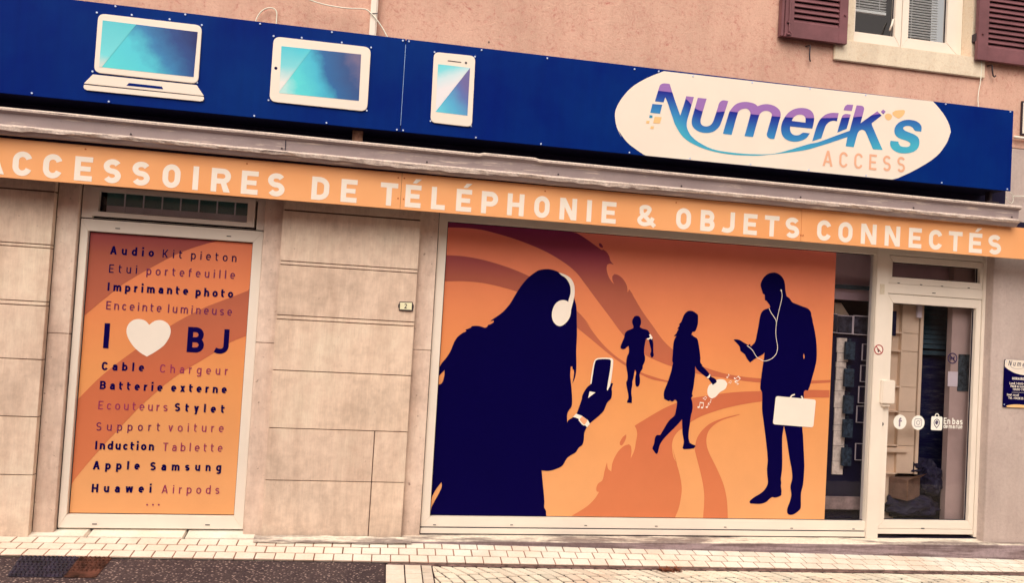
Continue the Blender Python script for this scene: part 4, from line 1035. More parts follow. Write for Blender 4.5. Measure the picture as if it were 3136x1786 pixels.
M['purple'] = flat('printed_purple', T(104, 24, 74, .9), .45, .3, .02); M['purple2'] = flat('printed_plum', T(150, 44, 82, .95), .45, .3, .02); M['ink'] = flat('printed_ink', T(14, 3, 64, .95), .5, .04, .02)
c5 = lambda x, y: (x / 3.196, 400 + y / 3.196); c6_ = lambda x, y: (x / 3.196, 850 + y / 3.196); c9 = lambda x, y: (x / 3.196, 1336 + y / 3.196)
Yt = YP - .0026
LINES = [('Audio', c5(1075, 1210), c5(1505, 1237), 1, 'ink'), ('Kit', c5(1590, 1243), c5(1780, 1253), 0, 'ink'), ('pieton', c5(1868, 1258), c5(2312, 1287), 0, 'ink'),
         ('Etui', c5(1065, 1390), c5(1340, 1402), 0, 'ink'), ('portefeuille', c5(1432, 1412), c5(2297, 1453), 0, 'purple'),
         ('Imprimante', c6_(1048, 130), c6_(1840, 172), 1, 'ink'), ('photo', c6_(1912, 180), c6_(2280, 200), 1, 'ink'),
         ('Enceinte', c6_(1037, 312), c6_(1578, 340), 0, 'purple'), ('lumineuse', c6_(1640, 345), c6_(2268, 375), 0, 'purple'),
         ('Cable', c6_(993, 908), c6_(1408, 922), 1, 'ink'), ('Chargeur', c6_(1565, 932), c6_(2228, 957), 0, 'purple2'),
         ('Batterie', c6_(975, 1095), c6_(1588, 1117), 1, 'ink'), ('externe', c6_(1672, 1118), c6_(2217, 1137), 1, 'ink'),
         ('Ecouteurs', c6_(960, 1292), c6_(1637, 1312), 0, 'purple2'), ('Stylet', c6_(1707, 1312), c6_(2195, 1330), 1, 'ink'),
         ('Support', (294, 1320), (489, 1321), 0, 'purple'), ('voiture', (515, 1322.5), (684, 1324.5), 0, 'purple2'),
         ('Induction', c9(927, 132), c9(1505, 143), 1, 'ink'), ('Tablette', c9(1592, 148), c9(2175, 157), 0, 'purple2'),
         ('Apple', c9(907, 328), c9(1365, 332), 1, 'ink'), ('Samsung', c9(1467, 338), c9(2163, 347), 1, 'ink'),
         ('Huawei', c9(895, 553), c9(1480, 557), 1, 'ink'), ('Airpods', c9(1580, 563), c9(2145, 570), 0, 'purple2')]
for wd, a, b, bold, mt in LINES:
    m = MB(); put_text(m, wd, a, b, .0615, .215 if bold else .125, Yt); m.build('lettering', M[mt], p1)
m = MB()
for x in (1440, 1497, 1554):
    q_ = XZ(*c9(x, 675), Yt); m.poly([(q_[0] + a, q_[1] + b) for a, b in ell(0, 0, .0065, .0065, 0, 330, 11)], Yt)
m.build('lettering', M['purple2'], p1)
m = MB()
for ch, (xl, yb), (xr, yt_) in (('I', (1010, 692), (1075, 450)), ('B', (1825, 732), (2008, 492)), ('J', (2097, 745), (2248, 510))):
    a = XZ(*c6_(xl, yb), Yt); b = XZ(*c6_(xr, yt_), Yt); cap = b[1] - a[1]
    m = MB(); put_glyph(m, ch, .20, (b[0] - a[0]) / cap, a[0], a[1], cap, Yt); m.build('letter', M['ink'], p1)
heart = [c6_(*q_) for q_ in ((1460, 465), (1430, 430), (1390, 412), (1345, 408), (1300, 420), (1260, 455), (1240, 500), (1240, 550), (1262, 610), (1310, 680), (1370, 735), (1438, 776), (1510, 735), (1600, 670), (1650, 600), (1670, 540), (1665, 490), (1640, 450), (1600, 425), (1560, 418), (1510, 428))]
MB().poly(art(heart, Yt, True, 3, 60), Yt).build('heart', M['vinyl'], p1)

# ------------------------------------------------------------------ wide poster with printed figures
YW = YG - .004
p2 = thing('window_poster', (bgl_l, YW, bgl_b), 'wide orange window poster of dark figures using phones, with a woman wearing headphones', 'poster')
pr_ = avx((2561, 772), (2525, 1593), YW)
wx0, wx1, wz0, wz1 = bgl_l + .006, pr_, bgl_b + .006, bgl_t - .007
MB().poly([(wx0, wz0), (wx1, wz0), (wx1, wz1), (wx0, wz1)], YW, .002).build('print_sheet', M['grad'], p2)
cw = lambda pts: clampw(pts, wx0, wx1, wz0, wz1)
B1 = lambda p: crop(1300, 650, 3.995, p); B2 = lambda p: crop(1300, 950, 3.995, p); B3 = lambda p: crop(1300, 1250, 3.995, p)
c3b = lambda p: crop(1560, 850, 3.196, p); c7b = lambda p: crop(1560, 1336, 3.196, p); c4b = lambda p: crop(2336, 850, 3.196, p); c8b = lambda p: crop(2336, 1336, 3.196, p)
K4 = lambda p: crop(1860, 950, 7.99, p); K5 = lambda p: crop(1880, 1120, 7.99, p); K6 = lambda p: crop(1940, 1240, 7.99, p); K7 = lambda p: crop(2220, 820, 7.99, p); K8 = lambda p: crop(2220, 980, 7.99, p); KA = lambda p: crop(2220, 1160, 7.99, p); KB = lambda p: crop(2220, 1410, 7.99, p)
YR = YW - .0012
def ribbon(upper, lower, extra=()):
    m = MB(); m.poly(cw([XZ(*p, YR) for p in smooth_poly(upper, 4, False, 40)] + [XZ(*p, YR) for p in reversed(smooth_poly(lower, 4, False, 40))]), YR)
    for e in extra: m.poly(cw(art(e, YR)), YR)
    return m.build('printed_ribbon', M['grad_d'], p2)
ribbon([(1330, 640), (1500, 660), (1700, 690)] + B1([(1860, 255), (1990, 335), (2080, 400), (2165, 462), (2190, 460), (2225, 485), (2260, 540), (2275, 595), (2315, 642), (2268, 630), (2235, 642), (2228, 690), (2245, 770), (2285, 845), (2320, 880), (2300, 830), (2298, 785), (2325, 757), (2370, 770), (2430, 820), (2475, 900), (2485, 985), (2505, 945), (2557, 1020)])
       + c3b([(1200, 160), (1300, 330), (1400, 470), (1500, 610), (1590, 700), (1720, 800), (1905, 878), (2100, 940), (2300, 975), (2460, 990), (2600, 1008), (2910, 1002)]) + c4b([(480, 1010), (670, 1004)]),
       B1([(200, 182), (300, 185), (500, 192), (700, 215), (900, 265), (1100, 325), (1300, 400), (1500, 490), (1700, 610), (1850, 730), (1960, 870), (2100, 1060), (2250, 1260), (2380, 1435)])
       + c3b([(1010, 430), (1120, 570), (1220, 680), (1340, 765), (1440, 815), (1590, 872), (1825, 940), (2100, 985), (2300, 1015), (2460, 1031), (2600, 1042), (2900, 1040)]) + c4b([(475, 1040), (670, 1030)]),
       [B1([(2135, 380), (2160, 385), (2185, 420), (2180, 436), (2150, 425), (2135, 400)])])
ribbon(B1([(200, 522), (275, 527), (480, 540), (700, 580), (900, 635), (1100, 705), (1270, 780), (1500, 910), (1700, 1060), (1870, 1215), (1960, 1310), (2050, 1430)]) + c3b([(740, 420), (830, 550), (930, 670), (1040, 770), (1140, 838), (1290, 930), (1400, 970), (1540, 1010), (1700, 1035)]),
       B1([(200, 845), (260, 845), (480, 845), (700, 865), (900, 905), (1120, 968), (1400, 1090), (1650, 1250), (1870, 1410)]) + c3b([(660, 490), (800, 605), (950, 730), (1060, 815), (1145, 870), (1285, 950), (1400, 1000), (1540, 1025), (1700, 1050)]))
ribbon([(2540, 1195.7), (2476, 1195)] + KA([(900, 310), (400, 325), (0, 360)]) + c3b([(2000, 1150), (1780, 1185), (1650, 1225), (1500, 1290), (1250, 1438)]) + K6([(30, 522), (70, 600), (92, 720), (70, 900), (40, 1050)])
       + c7b([(1245, 0), (1240, 60), (1220, 150), (1187, 222), (1195, 150), (1190, 100), (1170, 82), (1120, 100), (1060, 160), (1010, 260), (997, 350), (965, 320), (955, 258), (930, 350), (910, 435), (868, 468), (850, 515), (855, 545), (877, 550), (840, 610), (760, 690), (610, 784)]),
       [(2540, 1218.8), (2464, 1219)] + KA([(900, 565), (400, 640), (0, 730)]) + K6([(2100, 130), (1700, 270), (1400, 430), (1190, 590), (1100, 650), (1000, 780), (950, 920), (945, 1080), (980, 1290), (1060, 1438)])
       + c7b([(1595, 110), (1620, 220), (1660, 350), (1685, 480), (1685, 560), (1660, 700), (1622, 800)]), [B3([(2467, 325), (2425, 360), (2390, 425), (2392, 455), (2415, 462), (2445, 420), (2468, 360)])])
ribbon(KA([(370, 878)]) + K6([(2557, 243), (2200, 330), (1900, 450), (1700, 610), (1570, 790), (1520, 950), (1500, 1130)]) + c7b([(1815, 140), (1840, 240), (1880, 400), (1905, 550), (1905, 680), (1895, 804)]),
       KA([(372, 882)]) + K6([(2557, 262), (2200, 370), (2000, 480), (1850, 630), (1790, 800), (1790, 980), (1830, 1130), (1900, 1290)]) + c7b([(1965, 190), (2040, 340), (2100, 490), (2130, 640), (2138, 806)]))
YFg = YW - .0026; YA = YW - .0042
def figure(pts, label, holes=(), sub=3):
    m = MB(); m.poly(cw(art(pts, YFg, True, sub, 40)), YFg, holes=[cw(art(h_, YFg, True, 2, 40)) for h_ in holes])
    return m.build('printed_figure', M['print_navy'], p2, label=label)
woman = figure(B1([(1480, 697), (1400, 710), (1340, 745), (1270, 800), (1200, 880), (1140, 965), (1090, 1050), (1040, 1130), (980, 1200), (930, 1245), (850, 1300), (805, 1332), (848, 1325), (848, 1345), (820, 1367), (778, 1380), (768, 1403), (740, 1415), (690, 1400), (640, 1391), (580, 1395), (562, 1415)])
   + B2([(500, 240), (515, 258), (460, 285), (400, 335), (360, 400), (320, 500), (270, 580), (220, 640), (185, 695), (160, 800), (178, 806), (246, 733), (243, 800), (218, 885), (195, 908), (150, 912), (120, 1438)])
   + B3([(60, 1130), (70, 1130), (140, 1000), (207, 910), (212, 960), (180, 1040), (130, 1130), (62, 1258), (40, 1270), (30, 1330), (1490, 1330), (1485, 1260), (1465, 1220), (1468, 1150), (1450, 950), (1433, 767), (1520, 772), (1620, 745), (1690, 705), (1740, 620), (1790, 580), (1850, 545), (1885, 490), (1930, 455), (1950, 390), (1955, 310), (1985, 240), (2025, 190), (2120, 110), (2190, 40)])
   + B2([(2220, 1170), (2240, 1130), (2285, 1080), (2295, 1000), (2290, 960), (2308, 900), (2285, 892), (2265, 930), (2280, 700), (2285, 620), (2260, 596), (2130, 596), (2085, 615), (2068, 680), (2034, 905), (2000, 935), (1960, 990), (1930, 1050), (1925, 1090), (1890, 1190), (1860, 1270), (1815, 1315), (1760, 1350), (1747, 1378), (1745, 1290), (1760, 1240), (1800, 1180), (1807, 1100), (1798, 950), (1783, 800), (1790, 690), (1808, 690), (1813, 730), (1826, 727), (1831, 770), (1819, 850), (1807, 902), (1840, 830), (1858, 720), (1857, 500), (1866, 300), (1862, 20)])
   + B1([(1862, 1200), (1855, 1130), (1830, 1040), (1835, 950), (1820, 880), (1780, 810), (1720, 765), (1650, 738), (1600, 715), (1540, 700)]), 'long haired woman in headphones holding up a phone')
def acc(name, pts, fig, mat='vinyl', holes=(), Y=YA, sm=True, corner=48, label=None):
    m = MB(); m.poly(cw(art(pts, Y, sm, 3, corner)), Y, holes=[art(h_, Y, sm, 3, corner) for h_ in holes]); return m.build(name, M[mat], fig, label=label)
acc('headphone_band', B1([(1640, 738), (1700, 755), (1780, 800), (1825, 870), (1838, 950), (1832, 1040), (1792, 1200), (1758, 1108), (1785, 1000), (1785, 920), (1760, 850), (1720, 800), (1680, 775)]), woman)
acc('headphone_cup', B1([(1700, 1076), (1760, 1100), (1790, 1180), (1788, 1250), (1760, 1320), (1700, 1380), (1650, 1395), (1600, 1370), (1565, 1310), (1560, 1230), (1590, 1140), (1640, 1090)]), woman, Y=YA - .0004)
acc('phone_rim', B2([(2027, 905), (2063, 670), (2085, 612), (2125, 588), (2285, 588), (2310, 612), (2306, 690), (2272, 920), (2238, 987), (2232, 970), (2276, 700), (2282, 622), (2262, 603), (2132, 603), (2094, 620), (2077, 680), (2042, 905)]), woman)
acc('hand_gap', B2([(2020, 997), (2092, 1009), (2003, 1078)]), woman, sm=False)
acc('watch_strap', B2([(1815, 1310), (1855, 1270), (1925, 1295), (2000, 1350), (2024, 1395), (1990, 1438), (1965, 1412), (1950, 1416), (1925, 1400), (1885, 1350), (1890, 1335), (1850, 1318)]), woman, sm=False)
M['watch'] = flat('watch_face_orange', T(236, 160, 112, .95), .45)
acc('watch_face', B2([(1930, 1300), (1990, 1345), (1988, 1362), (1962, 1402), (1945, 1400), (1903, 1352), (1900, 1335)]), woman, 'watch', Y=YA - .0006)
runner = figure(K4([(635, 200), (660, 155), (715, 140), (770, 150), (805, 190), (822, 240), (825, 310), (815, 360), (795, 400), (810, 430), (880, 460), (970, 485), (1010, 520), (1045, 590), (1080, 640), (1105, 690), (1112, 750), (1126, 820), (1125, 950), (1128, 1050), (1137, 1090), (1130, 1130), (1100, 1165), (1050, 1162), (1072, 1145), (1050, 1105), (1050, 1060), (1068, 1020), (1065, 950), (1040, 850), (1013, 740), (965, 705), (950, 690), (930, 780), (910, 900), (900, 1000), (905, 1080), (920, 1130), (925, 1200), (915, 1260), (860, 1380)])
   + K5([(705, 20), (705, 60), (695, 90), (650, 160), (630, 220), (640, 330), (640, 400), (630, 460), (600, 510), (570, 522), (540, 500), (525, 430), (525, 300), (545, 180), (535, 125), (515, 105), (500, 170), (480, 300), (452, 400), (452, 470), (430, 600), (428, 700), (440, 780), (440, 920), (320, 912), (325, 880), (355, 790), (350, 700), (320, 560), (303, 450), (305, 400), (330, 350), (335, 230), (315, 100)])
   + K4([(470, 1420), (460, 1340), (470, 1200), (490, 1120), (520, 1060), (530, 980), (520, 880), (480, 905), (440, 945), (390, 960), (340, 950), (323, 920), (330, 870), (370, 770), (415, 660), (425, 590), (450, 540), (500, 500), (580, 470), (635, 440), (635, 390), (615, 340), (605, 290), (612, 240)]), 'running man with a white armband')
acc('armband', K4([(1020, 600), (1058, 590), (1105, 675), (1090, 725), (1060, 702), (1000, 730), (960, 712), (970, 695), (1020, 682), (1042, 650)]), runner)
walker = figure(K4([(2000, 18), (2080, 25), (2150, 60), (2220, 120), (2222, 200), (2215, 340), (2190, 430), (2150, 520), (2085, 535), (2058, 595), (2120, 650), (2190, 690), (2220, 760), (2250, 930), (2280, 1180), (2278, 1280), (2330, 1360)])
   + K5([(2150, 0), (2250, 100), (2345, 210), (2375, 268), (2470, 320), (2510, 370), (2515, 410), (2420, 480), (2390, 430), (2310, 320), (2260, 285), (2100, 160), (2020, 80), (1990, 15), (1990, 200), (1975, 330), (1945, 550), (1915, 700), (1935, 740), (1890, 800), (1915, 880), (1930, 1000), (1915, 1130)])
   + K6([(1410, 250), (1380, 470), (1350, 700), (1350, 830), (1380, 940), (1440, 975), (1510, 998), (1518, 1025), (1480, 1070), (1380, 1085), (1230, 1093), (1200, 1060), (1230, 950), (1230, 880), (1200, 700), (1190, 500), (1188, 362), (1060, 510), (880, 690), (730, 850), (650, 980), (620, 1080), (600, 1170), (570, 1213), (540, 1195), (465, 1085), (470, 1040), (500, 970), (530, 800), (570, 745), (655, 745), (740, 600), (830, 450), (900, 360), (1000, 270), (1040, 130)])
   + K5([(1545, 900), (1520, 850), (1490, 838), (1450, 880), (1400, 880), (1375, 850), (1340, 875), (1230, 815), (1220, 700), (1240, 600), (1320, 400), (1400, 150)])
   + K4([(1590, 1358), (1605, 1300), (1585, 1240), (1600, 1080), (1615, 830), (1650, 700), (1690, 640), (1625, 635), (1690, 570), (1705, 530), (1750, 465), (1708, 458), (1755, 400), (1770, 370), (1750, 350), (1810, 285), (1870, 130), (1930, 55)]), 'walking girl in a loose top carrying a speaker')
acc('bracelet', K5([(2340, 205), (2365, 235), (2345, 290), (2310, 320), (2260, 285), (2300, 270), (2330, 235)]), walker, sm=False)
acc('loudspeaker', c3b([(1985, 1035), (2010, 1015), (2050, 998), (2105, 1005), (2133, 1040), (2115, 1090), (2060, 1125), (2020, 1170), (1980, 1188), (1950, 1165), (1937, 1120), (1947, 1070), (1965, 1048)]), walker, Y=YR - .0006)
man = figure(K7([(1180, 120), (1250, 125), (1340, 170), (1410, 240), (1455, 330), (1475, 440), (1480, 540), (1510, 700), (1580, 750), (1650, 845), (1750, 890), (1900, 950), (2030, 1000), (2100, 1080), (2120, 1180), (2150, 1300)])
   + K8([(2150, 50), (2190, 220), (2230, 460), (2248, 700), (2245, 950), (2210, 1150)]) + KA([(2130, 0), (2090, 150), (2035, 295), (1975, 285), (1940, 310), (1930, 350), (1935, 490), (1895, 1180), (1912, 1400)])
   + KB([(1940, 0), (1945, 150), (1930, 420), (1910, 620), (1865, 800), (1860, 1000), (1855, 1170), (1820, 1230), (1720, 1310), (1620, 1345), (1550, 1330), (1520, 1270), (1530, 1180), (1590, 1020), (1620, 900), (1625, 820), (1605, 690), (1610, 610), (1640, 500), (1650, 400), (1630, 200), (1590, 0)])
   + KA([(1505, 1438), (1445, 1155), (1405, 1438)]) + KB([(1405, 0), (1400, 200), (1385, 350), (1370, 470), (1380, 560), (1370, 630), (1385, 750), (1380, 860), (1340, 890), (1230, 920), (1160, 910), (1100, 945), (1020, 1020), (930, 1060), (820, 1075), (620, 1065), (603, 1030), (620, 990), (720, 910), (870, 820), (970, 730), (1035, 620), (1055, 530), (1035, 350), (1030, 200), (1050, 0)])
   + KA([(995, 1438), (940, 1000), (910, 740), (910, 350), (870, 260), (865, 200)]) + K8([(885, 1438), (960, 900), (970, 802), (930, 845), (870, 880), (760, 940), (615, 1045), (540, 950), (490, 850), (470, 830), (380, 760), (360, 660), (300, 580), (213, 493), (235, 480), (350, 490), (450, 550), (540, 600), (575, 625), (600, 595), (622, 600), (630, 655), (720, 570), (750, 510), (780, 370)])
   + K7([(820, 1438), (870, 1160), (940, 1045), (1075, 990), (1110, 970), (1090, 910), (1010, 800), (980, 800), (975, 660), (930, 640), (910, 570), (875, 440), (880, 380), (930, 270), (1000, 190), (1080, 140)]),
   'man in a suit reading a phone, briefcase in hand', [K8([(1925, 822), (1950, 880), (1945, 950), (1925, 955), (1918, 880)])])
m = MB(); m.poly(quad_round(KA([(1247, 428), (2228, 520), (2164, 1200), (1172, 1120)]), .022, YA), YA)
add_strip(m, [XZ(*p, YA) for p in KA([(1600, 460), (1640, 415), (1710, 390)])], .012, YA - .0004); add_strip(m, [XZ(*p, YA) for p in KA([(1868, 430), (1912, 495)])], .012, YA - .0004)
m.build('briefcase', M['vinyl'], man)
m = MB()
for pth in (K7([(1388, 580), (1400, 680), (1380, 820), (1330, 1020), (1265, 1330), (1257, 1430)]), K7([(1080, 992), (1130, 1100), (1230, 1250), (1258, 1330)]),
            K8([(1258, 60), (1245, 300), (1255, 450), (1285, 620), (1285, 720), (1250, 840), (1160, 940), (1060, 990), (960, 1008), (880, 975), (780, 910), (720, 820), (690, 765), (620, 690), (540, 630)])):
    add_strip(m, [XZ(*p, YA) for p in smooth_poly(pth, 3, False)], .0048, YA)
m.poly(art(K7([(1355, 555), (1380, 530), (1395, 560), (1390, 590)]), YA - .0003), YA - .0003); m.build('earphone_cord', M['vinyl'], man)
def note(px_, s, rot, kind):
    x, z = XZ(*px_, YA); c, sn = math.cos(R(rot)), math.sin(R(rot)); m = MB(); k = [0]
    def tr(p): return (x + s * (p[0] * c - p[1] * sn), z + s * (p[0] * sn + p[1] * c))
    def pl(p): m.poly([tr(q_) for q_ in p], YR - .0006 - .00015 * k[0]); k[0] += 1
    for ox in ((0,) if kind == 1 else (0, 1.05)):
        pl([(ox + a, b) for a, b in ell(0, 0, .34, .26, 0, 330, 11)]); pl([(ox + .2, 0), (ox + .36, 0), (ox + .36, 1.45), (ox + .2, 1.45)])
    if kind == 2: pl([(.2, 1.2), (1.41, 1.2), (1.41, 1.5), (.2, 1.5)])
    else: pl([(.3, 1.45), (.3, 1.1), (.75, .75), (.72, 1.0)])
    m.build('music_note', M['vinyl'], p2)
note(c3b([(1852, 1272)])[0], .030, -5, 2); note(c3b([(1932, 1272)])[0], .028, -10, 1); note(c3b([(1900, 1186)])[0], .016, -30, 2); note(c3b([(1966, 1224)])[0], .018, 5, 1)
note(c3b([(2133, 980)])[0], .022, -10, 1); note(c3b([(2207, 990)])[0], .026, -45, 2); note(c3b([(2150, 1030)])[0], .013, -20, 2); note(c3b([(2213, 1020)])[0], .026, -110, 1)

# ------------------------------------------------------------------ small things on the front
Yn = -.012
np_ = thing('number_plate', (XZ(1240, 938, 0)[0], 0, XZ(1240, 938, 0)[1]), 'small cream house number plate reading 2 with a dark rim on the middle stone pier', 'number plate')
b2 = lambda p: crop(780, 850, 3.196, p)
MB().poly([XZ(*p, Yn) for p in b2([(1418, 235), (1545, 240), (1550, 262), (1556, 268), (1556, 298), (1550, 305), (1547, 332), (1412, 325), (1412, 300), (1404, 294), (1405, 265), (1416, 258)])], Yn, .011).build('rim', M['iron'], np_, .0015)
MB().poly([XZ(*p, Yn - .0015) for p in b2([(1424, 244), (1540, 248), (1536, 318), (1420, 313)])], Yn - .0015).build('face', flat('enamel_cream', T(250, 226, 178, .93), .25, .5, .02), np_)
m = MB(); a = XZ(*b2([(1464, 303)])[0], Yn); put_glyph(m, '2', .15, .52, a[0], a[1], .037, Yn - .003); m.build('lettering', M['iron'], np_)

# opening hours plate at the right edge
Yh = -.012
e7 = lambda p: crop(2976, 1080, 8.0875, p)
hs_ = thing('opening_hours_plate', (XZ(3110, 1180, 0)[0], 0, XZ(3110, 1240, 0)[1]), 'navy and white opening hours plate on the grey wall beside the door', 'sign')
hl, hb, ht = avx(e7([(825, 170)])[0], e7([(770, 1325)])[0], Yh), XZ(*e7([(770, 1330)])[0], Yh)[1], XZ(*e7([(825, 168)])[0], Yh)[1]
hr = hl + .30
MB().poly(rrect(hl, hr, hb - .01, ht, .012), Yh, .006).build('plate', M['print_navy'], hs_, .001)
arc1 = [XZ(*p, Yh - .001) for p in smooth_poly(e7([(816, 345), (900, 420), (1050, 505), (1200, 548), (1294, 562), (1500, 565), (1900, 480)]), 3, False)]
wp = [(max(hl + .0005, min(hr - .001, x)), z) for x, z in arc1] + [(hr - .001, ht - .012), (hr - .012, ht - .001), (hl + .012, ht - .001), (hl + .001, ht - .012)]
MB().poly(wp, Yh - .001).build('white_field', M['sign_white'], hs_)
arc2 = [XZ(*p, Yh - .001) for p in smooth_poly(e7([(850, 1322), (950, 1300), (1100, 1290), (1294, 1303), (1500, 1320)]), 3, False)]
MB().poly(arc2 + [(arc2[-1][0], hb - .008), (arc2[0][0] + .012, hb - .008)], Yh - .001).build('orange_field', M['logo_orange'], hs_)
m = MB(); put_text(m, 'Numeriks', e7([(905, 320)])[0], e7([(1640, 385)])[0], .043, .12, Yh - .0025, shear=.22); add_strip(m, [XZ(*p, Yh) for p in smooth_poly(e7([(940, 300), (985, 370), (1080, 405), (1200, 405), (1290, 380)]), 3, False)], .0016, Yh - .0027); m.build('lettering', M['ink'], hs_)
m = MB()
for wd, a, b, cap, t in (('HORAIRES', (1003, 675), (1335, 690), .0225, .22), ('Lundi', (935, 790), (1072, 797), .0205, .17), ('14h00-19h00', (1092, 798), (1480, 815), .0205, .17), ('Mardi', (960, 862), (1095, 868), .0205, .17), ('au', (1115, 868), (1175, 870), .0205, .17), ('samedi', (1195, 871), (1400, 880), .0205, .17),
                         ('10h00-19h00', (1008, 940), (1400, 955), .0205, .17), ('Email', (872, 1068), (985, 1073), .0175, .17), (':', (1012, 1074), (1020, 1074), .0175, .17), ('accueil', (1030, 1075), (1165, 1081), .0175, .17), ('Tél.', (905, 1152), (1002, 1157), .021, .18), (':', (1024, 1158), (1034, 1158), .021, .18), ('042835', (1058, 1160), (1275, 1172), .021, .18)):
    put_text(m, wd, e7([a])[0], e7([b])[0], cap, t, Yh - .0015)
add_strip(m, [XZ(*p, Yh) for p in e7([(985, 990), (1400, 1003)])], .002, Yh - .0015); m.build('lettering', M['vinyl'], hs_)
for p in ((850, 220), (798, 1290)):
    q_ = XZ(*e7([p])[0], Yh); o = local(disc(.005, 0, 10, .003), 'screw', M['steel'], hs_); o.location = Vector((q_[0], Yh - .0035, q_[1])) - hs_.location

# no smoking sticker on the door post
def ring(m, x, z, r, wd, Y, n=22): add_strip(m, ell(x, z, r, r, 0, 360 - 360 / n, n - 1), wd, Y, True)
Yk = YF - .0235
ns = thing('no_smoking_sticker', (XZ(2691, 1071.5, Yk)[0], Yk, XZ(2691, 1071.5, Yk)[1]), 'round red ringed no smoking sticker on the white post beside the door', 'sticker')
nx_, nz_ = XZ(2691, 1071.5, Yk); M['red'] = flat('warning_red', T(168, 40, 46), .4)
m = MB(); m.poly(ell(nx_, nz_, .0445, .0445, 0, 345, 23), Yk); m.build('sticker_disc', M['vinyl'], ns)
m = MB(); ring(m, nx_, nz_, .040, .0085, Yk - .001); add_strip(m, [(nx_ - .027, nz_ + .027), (nx_ + .027, nz_ - .027)], .0075, Yk - .0013); m.build('ring', M['red'], ns)
m = MB(); m.poly(ell(nx_ - .004, nz_ - .016, .007, .007, 0, 330, 11), Yk - .0016); add_strip(m, [(nx_ - .018, nz_ + .004), (nx_ + .004, nz_ - .012)], .005, Yk - .0018); m.build('cigarette', M['iron'], ns)

# white stickers on the door glass
Yd = YG - .002
kd = lambda x, y: XZ(2680 + x / 7.99, 1220 + y / 7.99, Yd)
M['st_white'] = flat('sticker_white', T(252, 236, 208, .95), .4, .3, .02); M['st_grey'] = flat('sticker_grey', T(150, 128, 136), .5); M['st_dark'] = flat('sticker_dark', T(60, 40, 80), .5)
x, z = kd(608, 585); rr = .064
s1 = thing('round_sticker', (x, Yd, z), 'round white sticker with a letter f on the door glass', 'sticker', )
MB().poly(ell(x, z, rr, rr, 0, 348, 29), Yd).build('sticker_disc', M['st_white'], s1)
m = MB(); put_glyph(m, 'f', .2, .42, x - .014, z - .040, .076, Yd - .001); m.build('lettering', M['st_grey'], s1)
x, z = kd(1052, 603)
s2 = thing('round_sticker', (x, Yd, z), 'round white sticker with a camera outline on the door glass', 'sticker')
MB().poly(ell(x, z, rr, rr, 0, 348, 29), Yd).build('sticker_disc', M['st_white'], s2)
m = MB(); add_strip(m, rrect(x - .034, x + .034, z - .034, z + .034, .014), .0045, Yd - .001, True); ring(m, x, z, .017, .0045, Yd - .0013); m.poly(ell(x + .021, z + .021, .004, .004, 0, 315, 7), Yd - .0016); m.build('camera_outline', M['st_grey'], s2)
x, z = kd(1505, 620)
s3 = thing('bag_sticker', (x, Yd, z), 'white bag sticker with words En bas de ma rue on the door glass', 'sticker')
a, b = kd(1362, 800), kd(1650, 455)
m = MB(); m.poly(rrect(a[0], b[0], a[1] + .006, b[1], .014), Yd); add_strip(m, ell((a[0] + b[0]) / 2, b[1] - .002, .019, .026, 0, 180, 12), .008, Yd - .0004); m.build('bag_shape', M['st_white'], s3)
cx_, cz_ = (a[0] + b[0]) / 2, kd(1490, 600)[1]
m = MB(); add_strip(m, ell(cx_, cz_, .027, .03, 200, -30, 16) + [(cx_ + .018, cz_ - .026), (cx_, cz_ - .046), (cx_ - .018, cz_ - .026), (cx_ - .026, cz_ - .008)], .006, Yd - .001)
put_glyph(m, 'e', .22, .62, cx_ - .0155, cz_ - .018, .050, Yd - .0013); m.build('pin_outline', M['st_dark'], s3)
m = MB()
for wd, p, q_, cap in (('En', (1675, 632), (1838, 640), .055), ('bas', (1885, 642), (2140, 652), .055), ('de', (1668, 735), (1778, 740), .038), ('ma', (1800, 742), (1945, 746), .038), ('rue', (1972, 747), (2132, 752), .038)):
    put_text(m, wd, (2680 + p[0] / 7.99, 1220 + p[1] / 7.99), (2680 + q_[0] / 7.99, 1220 + q_[1] / 7.99), cap, .17, Yd)
m.build('lettering', M['st_white'], s3)

# downpipe and cables on the upper wall
px0, px1 = XZ(780 + 1173 / 3.196, 0, -.05), XZ(780 + 1157 / 3.196, 345 / 3.196, -.05)
dp = thing('wall_conduit', (px1[0], -.05, px1[1]), 'white square plastic conduit running up the pink wall behind the sign', 'pipe')
MB().box((px0[0] + px1[0]) / 2 - .026, (px0[0] + px1[0]) / 2 + .026, -.075, -.02, 3.5, 6.5).build('conduit', M['frame'], dp, .010)
tz = XZ(780 + 1165 / 3.196, 127 / 3.196, -.08)[1]; xm_ = (px0[0] + px1[0]) / 2
m = MB(); add_strip(m, [(xm_ - .032, tz - .006), (xm_ + .029, tz + .004)], .008, -.0765); m.build('cable_tie', M['iron'], dp)
def cable(pts, Y, label, rad=.0048, name='cable', mat='cable'):
    q_ = smooth_poly(pts, 4, False, 70); v = []
    for x, y in q_: a = XZ(x, y, Y); v.append((a[0], Y, a[1]))
    return MB().tube(v, rad, 6).build(name, M[mat], label=label, cat='cable', smooth=True)
cable(c2([(5, 230), (25, 165), (70, 105), (130, 75), (185, 80), (215, 115), (214, 180), (211, 250)]), -.03, 'thin white cable looping up from the top of the sign, above the tablet picture')
cable(c2([(420, -60), (560, 3), (700, 45), (900, 77), (1085, 88), (1140, 128), (1195, 190), (1250, 270), (1310, 380)]), -.085, 'thin white cable slung across the pink wall and tied to the conduit')
cable(c4([(2142, 596), (2138, 700), (2130, 800), (2112, 900), (2106, 980), (2112, 1060)]), -.03, 'thin pinkish cable hanging from the right shutter to the sign', .004)
cable(c8([(2455, 640), (2557, 640), (2700, 638)]), -.03, 'thin white cable along the grey wall at the end of the cornice', .004)
